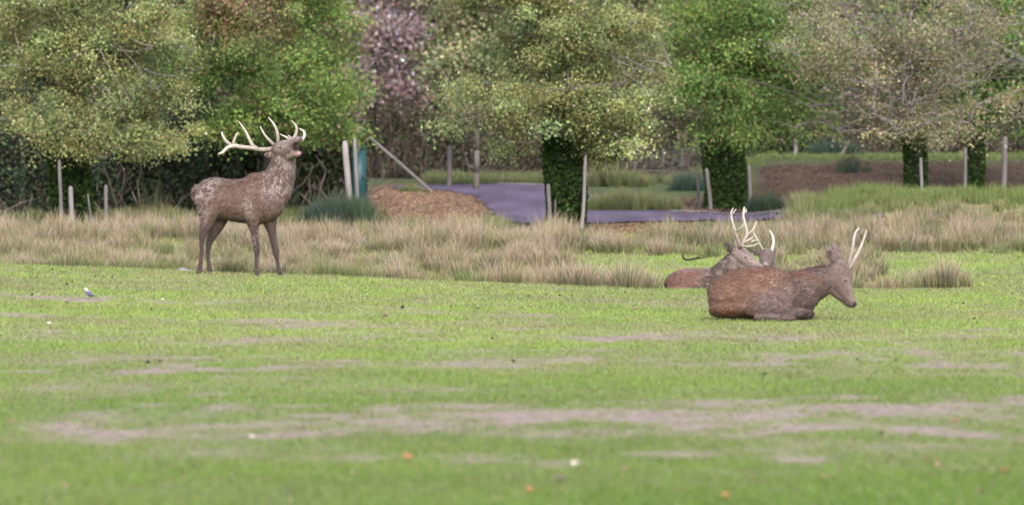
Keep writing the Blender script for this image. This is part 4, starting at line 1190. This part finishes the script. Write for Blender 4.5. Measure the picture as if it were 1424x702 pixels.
# ---- second rear stag facing the viewer
D4 = 49.0
gr4 = ground_row(1066, D4)
rb = Deer('stag', 'stag with thin curved antlers, only its head visible beside the grizzled stag', D4, 1066, gr4)
L_ = rb.limb
XR = (1, 0, 0)
g4 = gr4
L_([(1072, g4 - 16, 10, 14, 110), (1072, g4 - 19, 17, 20, 95), (1071, g4 - 20, 20, 23, 70), (1070, g4 - 20, 20.5, 23, 40), (1069, g4 - 19, 19, 21, 12), (1068, g4 - 18, 12, 14, -4), (1068, g4 - 17, 4, 5, -9)], ref=XR)
L_([(1069, g4 - 22, 14, 14, 24), (1068, g4 - 29, 13, 12.5, 12), (1067, 364, 11, 10.5, 3), (1066.5, 358, 9, 9, -3), (1066.5, 355, 5, 5, -5)], ref=XR)
L_([(1067, 352, 6, 6, 8), (1066.5, 354, 10, 9.5, 1), (1065.5, 358, 11.5, 10.5, -8), (1063.5, 364, 10, 8.5, -18), (1061.5, 370, 8, 6.8, -27), (1060, 375, 6.2, 6.2, -34), (1059.5, 378, 3.2, 3.6, -38)], ref=XR)
L_([(1058, 354, 1.8, 2.2, -2), (1053.5, 351, 2, 4.2, 0), (1049, 349.5, 1.8, 3.6, 2), (1045.5, 349, .8, 1, 3)], ref=(0, 0, 1), sub=3)
L_([(1075, 354, 1.8, 2.2, -2), (1077, 351, 2, 3.6, 1), (1078.5, 347.5, 1.8, 3.0, 4), (1079, 345, .8, 1, 5)], ref=(0, 1, 0), sub=3)
L_([(1050, g4 - 6, 5, 5, 10), (1049, g4 - 5, 6, 6, -6), (1053, g4 - 4, 4, 5, -20), (1056, g4 - 3, 2, 2, -26)], ref=XR)
def rb_col(U, V, W, nr, co):
    n1 = fbm(co[:, 0] * 8, co[:, 1] * 8, co[:, 2] * 8, seed=231)
    c = lerp3((.16, .105, .085), (.22, .15, .125), n1 * 1.6 - .3)
    head = 1 - sstep(368, 380, V)
    c = lerp3(c, (.17, .135, .12), head * .8)
    c = lerp3(c, (.42, .38, .34), np.exp(-((U - 1063) / 2.6) ** 2 - ((V - 366) / 2.2) ** 2) * .9)
    c = lerp3(c, (.03, .025, .025), sstep(-33, -37, W))
    return c
rb.body(rb_col, .010, 4)
rb.fur(9000, lambda u, v, w: .022 + 0 * u, lambda u, v, w: np.column_stack([0 * u, .6 + 0 * u, -.7 + 0 * u]), width=.009, lift=.25, jit=.3)
rb.antler([[(1062, 351, 1.9, -4), (1058.5, 344, 1.6, -6), (1053.5, 335, 1.4, -8), (1048.5, 327, 1.1, -10), (1046.5, 321.5, .4, -11)],
           [(1054, 336, 1.3, -8), (1049, 334, 1.0, -14), (1044, 335, .4, -18)]])
rb.antler([[(1070.5, 352.5, 2.2, -4), (1073.5, 346, 2.0, -3), (1075.5, 338, 1.8, -2), (1074.8, 330, 1.5, -1), (1072.5, 324, 1.1, 0), (1069.5, 319.5, .4, 0)]], (.24, .20, .17), (.42, .38, .34))
rb.eye(1056.3, 361, -12, 1.6)
rb.eye(1073.2, 361.5, -11, 1.6)

# ------------------------------------------------------------------ bird
Xb, Db = ground_hit(124.5, 415.5)
bd = empty('bird', (Xb, Db, gz(Xb, Db)), 'small grey and white bird with dark bib standing on the lawn', 'bird')
mb = MB()
def bl(rows, col, sub=4, ref=(0, 1, 0)):
    v, q, t = loft(np.array(rows, float), ref, 14, sub)
    return v, q, t
parts = [bl([(-.040, 0, .075, .010, .010), (-.034, 0, .070, .024, .022), (-.015, 0, .060, .030, .028), (.010, 0, .048, .026, .024), (.032, 0, .036, .014, .014), (.046, 0, .029, .004, .005)], None),
         bl([(-.028, 0, .078, .012, .012), (-.034, 0, .092, .018, .017), (-.037, 0, .104, .018, .016), (-.038, 0, .113, .010, .009), (-.038, 0, .116, .003, .003)], None)]
me = remesh(parts, .004, 4)
n = len(me.vertices); co = np.empty(n * 3, np.float32); me.vertices.foreach_get('co', co); co = co.reshape(-1, 3)
c = lerp3((.10, .10, .145), (.24, .24, .27), sstep(.052, .040, co[:, 2] + .35 * co[:, 0]))
c = lerp3(c, (.46, .46, .44), sstep(.084, .090, co[:, 2]))
c = lerp3(c, (.02, .02, .022), sstep(-.043, -.050, co[:, 0]) * sstep(.070, .076, co[:, 2]) * (1 - sstep(.090, .096, co[:, 2])))
set_cols(me, c)
add_obj('body', me, M_FEATHER, bd)
mb = MB(); tube(mb, [(-.052, 0, .099), (-.058, 0, .098), (-.066, 0, .096)], [.0045, .0035, .001], 6, (.02, .02, .02)); add_obj('beak', mb.mesh('beak', True), M_FEATHER, bd)
mb = MB(); mb.add2(*loft(np.array([(.030, 0, .036, .004, .009), (.06, 0, .026, .003, .008), (.092, 0, .018, .0025, .008), (.098, 0, .017, .001, .005)]), (0, 1, 0), 8, 2), (.05, .05, .06)); add_obj('tail', mb.mesh('tail', True), M_FEATHER, bd)
for sgn in (-1, 1):
    mb = MB(); mb.add2(*loft(np.array([(-.024, sgn * .024, .062, .008, .003), (-.005, sgn * .030, .056, .017, .004), (.022, sgn * .024, .044, .013, .004), (.048, sgn * .012, .032, .004, .002)]), (0, 1, 0), 10, 3), (.075, .072, .10)); add_obj('wing', mb.mesh('wing', True), M_FEATHER, bd)
    mb = MB(); tube(mb, [(-.004, sgn * .011, .036), (-.002, sgn * .011, .018), (-.005, sgn * .011, -.002)], [.0025, .0018, .0018], 5, (.02, .02, .02)); tube(mb, [(-.005, sgn * .011, .001), (-.022, sgn * .011, .001)], [.0018, .001], 5, (.02, .02, .02)); add_obj('leg', mb.mesh('leg', True), M_FEATHER, bd)

# ------------------------------------------------------------------ small things on the grass
# pale stone behind the stag's hind hooves
def stone(px, D, w, h, label, col, up=0.0):
    X, Y, Z = gpt(px, D)
    v, q, t = loft(np.array([(-w / 2, 0, 0, .01, .01), (-w * .38, .01, h * .2, h * .5, w * .22), (-.02, 0, h * .3, h * .62, w * .30), (w * .3, .01, h * .2, h * .48, w * .24), (w / 2, 0, .01, .01, .01)]), (0, 1, 0), 14, 4)
    v = v + (noise(v[:, 0] * 18, v[:, 1] * 18, v[:, 2] * 18, seed=9)[:, None] - .5) * .03
    mb = MB(); mb.add2(v, q, t, col)
    tag(add_obj('stone', mb.mesh('stone', True), M_STONE, None, (X, Y, Z + up)), label, 'stone')
stone(256, 45.2, .20, .055, 'flat pale stone at the lawn edge by the roaring stag\'s hind hooves', (.22, .195, .19), -.01)

# curved dark fallen branch behind the rear stag
Xs, Ds = ground_hit(965, 368)
zs = gz(Xs, Ds)
def rel(px, py):
    return (px_x(px, Ds) - Xs, 0, px_z(py, Ds) - zs)
zoff = .03 - min(rel(956, 367.5)[2], 0)
mb = MB()
pts = [rel(950.5, 361), rel(949.8, 364), rel(951.5, 367), rel(957, 368), rel(966, 366.5), rel(976, 364.8), rel(985, 363.5)]
base_z = min(p[2] for p in pts)
pts = [(p[0], -.02 * k, p[2] - base_z + .075) for k, p in enumerate(pts)]
tube(mb, pts, [.010, .014, .015, .015, .013, .010, .006], 7, (.020, .017, .016), 4)
tube(mb, [pts[4], (pts[4][0] + .08, pts[4][1] - .1, pts[4][2] + .05), (pts[4][0] + .16, pts[4][1] - .18, pts[4][2] + .07)], [.009, .007, .004], 6, (.04, .034, .03), 2)
tag(add_obj('fallen_branch', mb.mesh('fallen_branch', True), M_BARK, None, (Xs, Ds, zs)), 'thin dark curved fallen branch lying on the grass behind the grizzled stag', 'branch')

# fallen leaves: curled leaf shapes, shared mesh per colour
def leaf_mesh(nm, col, curl):
    u = np.array([0, .12, .35, .62, .85, 1.0]); w = np.array([.02, .22, .40, .34, .16, .01])
    V, Fq = [], []
    for a, b in zip(u, w):
        for s_ in (-1, -.5, 0, .5, 1):
            V.append((a - .5, b * s_ * (1 + .15 * math.sin(9 * a)), .10 + curl * (b * abs(s_)) ** 1.3 * 1.6 + curl * .35 * (a - .5) ** 2 * 2 + .02 * math.sin(17 * a + 3 * s_)))
    for a in range(5):
        for b in range(4):
            k = a * 5 + b; Fq.append((k, k + 1, k + 6, k + 5))
    V = np.array(V)
    me = mesh_np(nm, V, np.array(Fq), np.clip(np.array(col) * (.85 + .3 * noise(V[:, 0] * 9, V[:, 1] * 9, seed=3))[:, None], 0, 1), True)
    me.materials.append(M_LITTER)
    return me
LEAF_KINDS = {
    'pale': (leaf_mesh('fallen_leaf_pale', (.30, .265, .21), .5), 'small pale cream fallen leaf lying on the lawn', 'pale fallen leaves on the lawn'),
    'tan': (leaf_mesh('fallen_leaf_tan', (.22, .145, .10), .6), 'small tan brown fallen leaf lying on the lawn', 'tan fallen leaves on the lawn'),
    'orange': (leaf_mesh('fallen_leaf_orange', (.24, .11, .045), .5), 'small orange fallen leaf lying on the lawn', 'orange fallen leaves on the lawn'),
    'dark': (leaf_mesh('fallen_leaf_dark', (.03, .02, .018), .9), 'small dark brown curled fallen leaf lying on the lawn', 'dark fallen leaves on the lawn')}
def fallen(px, py, kind, size, label=None):
    X, D = ground_hit(px, py)
    me, lb, gp = LEAF_KINDS[kind]
    o = bpy.data.objects.new('fallen_leaf', me); C.objects.link(o)
    o.location = (X, D, gz(X, D) + .012)
    o.rotation_euler = (rng.normal(0, .3), rng.normal(0, .3), rng.uniform(0, 6.28))
    size = size * (.62 if kind == 'dark' else .85)
    o.scale = (size, size, size)
    if label: tag(o, label, 'leaf')
    else: tag(o, lb, 'leaf', gp)
fallen(783, 673, 'pale', .105, 'largest pale curled leaf on the near lawn')
for px, py, k, s in [(566, 640, 'orange', .075), (1146, 670, 'tan', .07), (1330, 588, 'orange', .05), (1326, 589, 'tan', .05), (720, 640, 'pale', .05), (800, 648, 'pale', .06), (493, 663, 'pale', .05), (738, 687, 'orange', .06), (735, 640, 'pale', .045),
        (1225, 607, 'dark', .05), (560, 431, 'dark', .10), (664, 432, 'dark', .07), (685, 474, 'dark', .06), (713, 506, 'dark', .06), (535, 443, 'tan', .09), (700, 437, 'tan', .05), (883, 432, 'tan', .07), (1191, 503, 'dark', .05), (1246, 504, 'dark', .05), (1063, 524, 'dark', .06),
        (205, 508, 'dark', .07), (222, 507, 'dark', .08), (310, 522, 'pale', .06), (123, 562, 'pale', .05), (68, 452, 'pale', .06), (92, 423, 'pale', .07), (60, 427, 'tan', .06), (226, 419, 'pale', .06), (225, 433, 'pale', .06), (276, 436, 'pale', .06), (266, 465, 'pale', .06), (281, 486, 'tan', .06), (182, 413, 'pale', .05),
        (73, 378, 'dark', .08), (88, 381, 'dark', .06), (51, 388, 'dark', .05), (93, 398, 'dark', .07), (156, 387, 'dark', .05), (132, 386, 'dark', .05), (210, 433, 'dark', .06), (45, 413, 'dark', .06), (286, 416, 'dark', .05),
        (760, 412, 'dark', .06), (778, 413, 'dark', .06), (795, 413, 'dark', .05), (840, 414, 'dark', .05), (870, 409, 'dark', .06), (735, 413, 'tan', .06), (900, 428, 'pale', .05), (1203, 437, 'pale', .08), (1230, 418, 'pale', .05), (1340, 424, 'dark', .06), (1330, 424, 'dark', .06), (1355, 446, 'dark', .06),
        (1215, 560, 'tan', .05), (1250, 553, 'tan', .05), (1080, 600, 'tan', .05), (1300, 650, 'tan', .06), (1370, 655, 'tan', .06), (1396, 660, 'orange', .05), (1045, 672, 'tan', .05), (1010, 695, 'orange', .05), (1365, 690, 'tan', .06), (1240, 640, 'orange', .05), (1290, 643, 'tan', .05),
        (1240, 694, 'pale', .05), (870, 655, 'tan', .04), (640, 660, 'tan', .04), (420, 600, 'tan', .05), (350, 612, 'pale', .05), (255, 660, 'tan', .05), (150, 640, 'pale', .045), (90, 680, 'tan', .05), (400, 692, 'pale', .05), (20, 590, 'tan', .05)]:
    fallen(px, py, k, s)
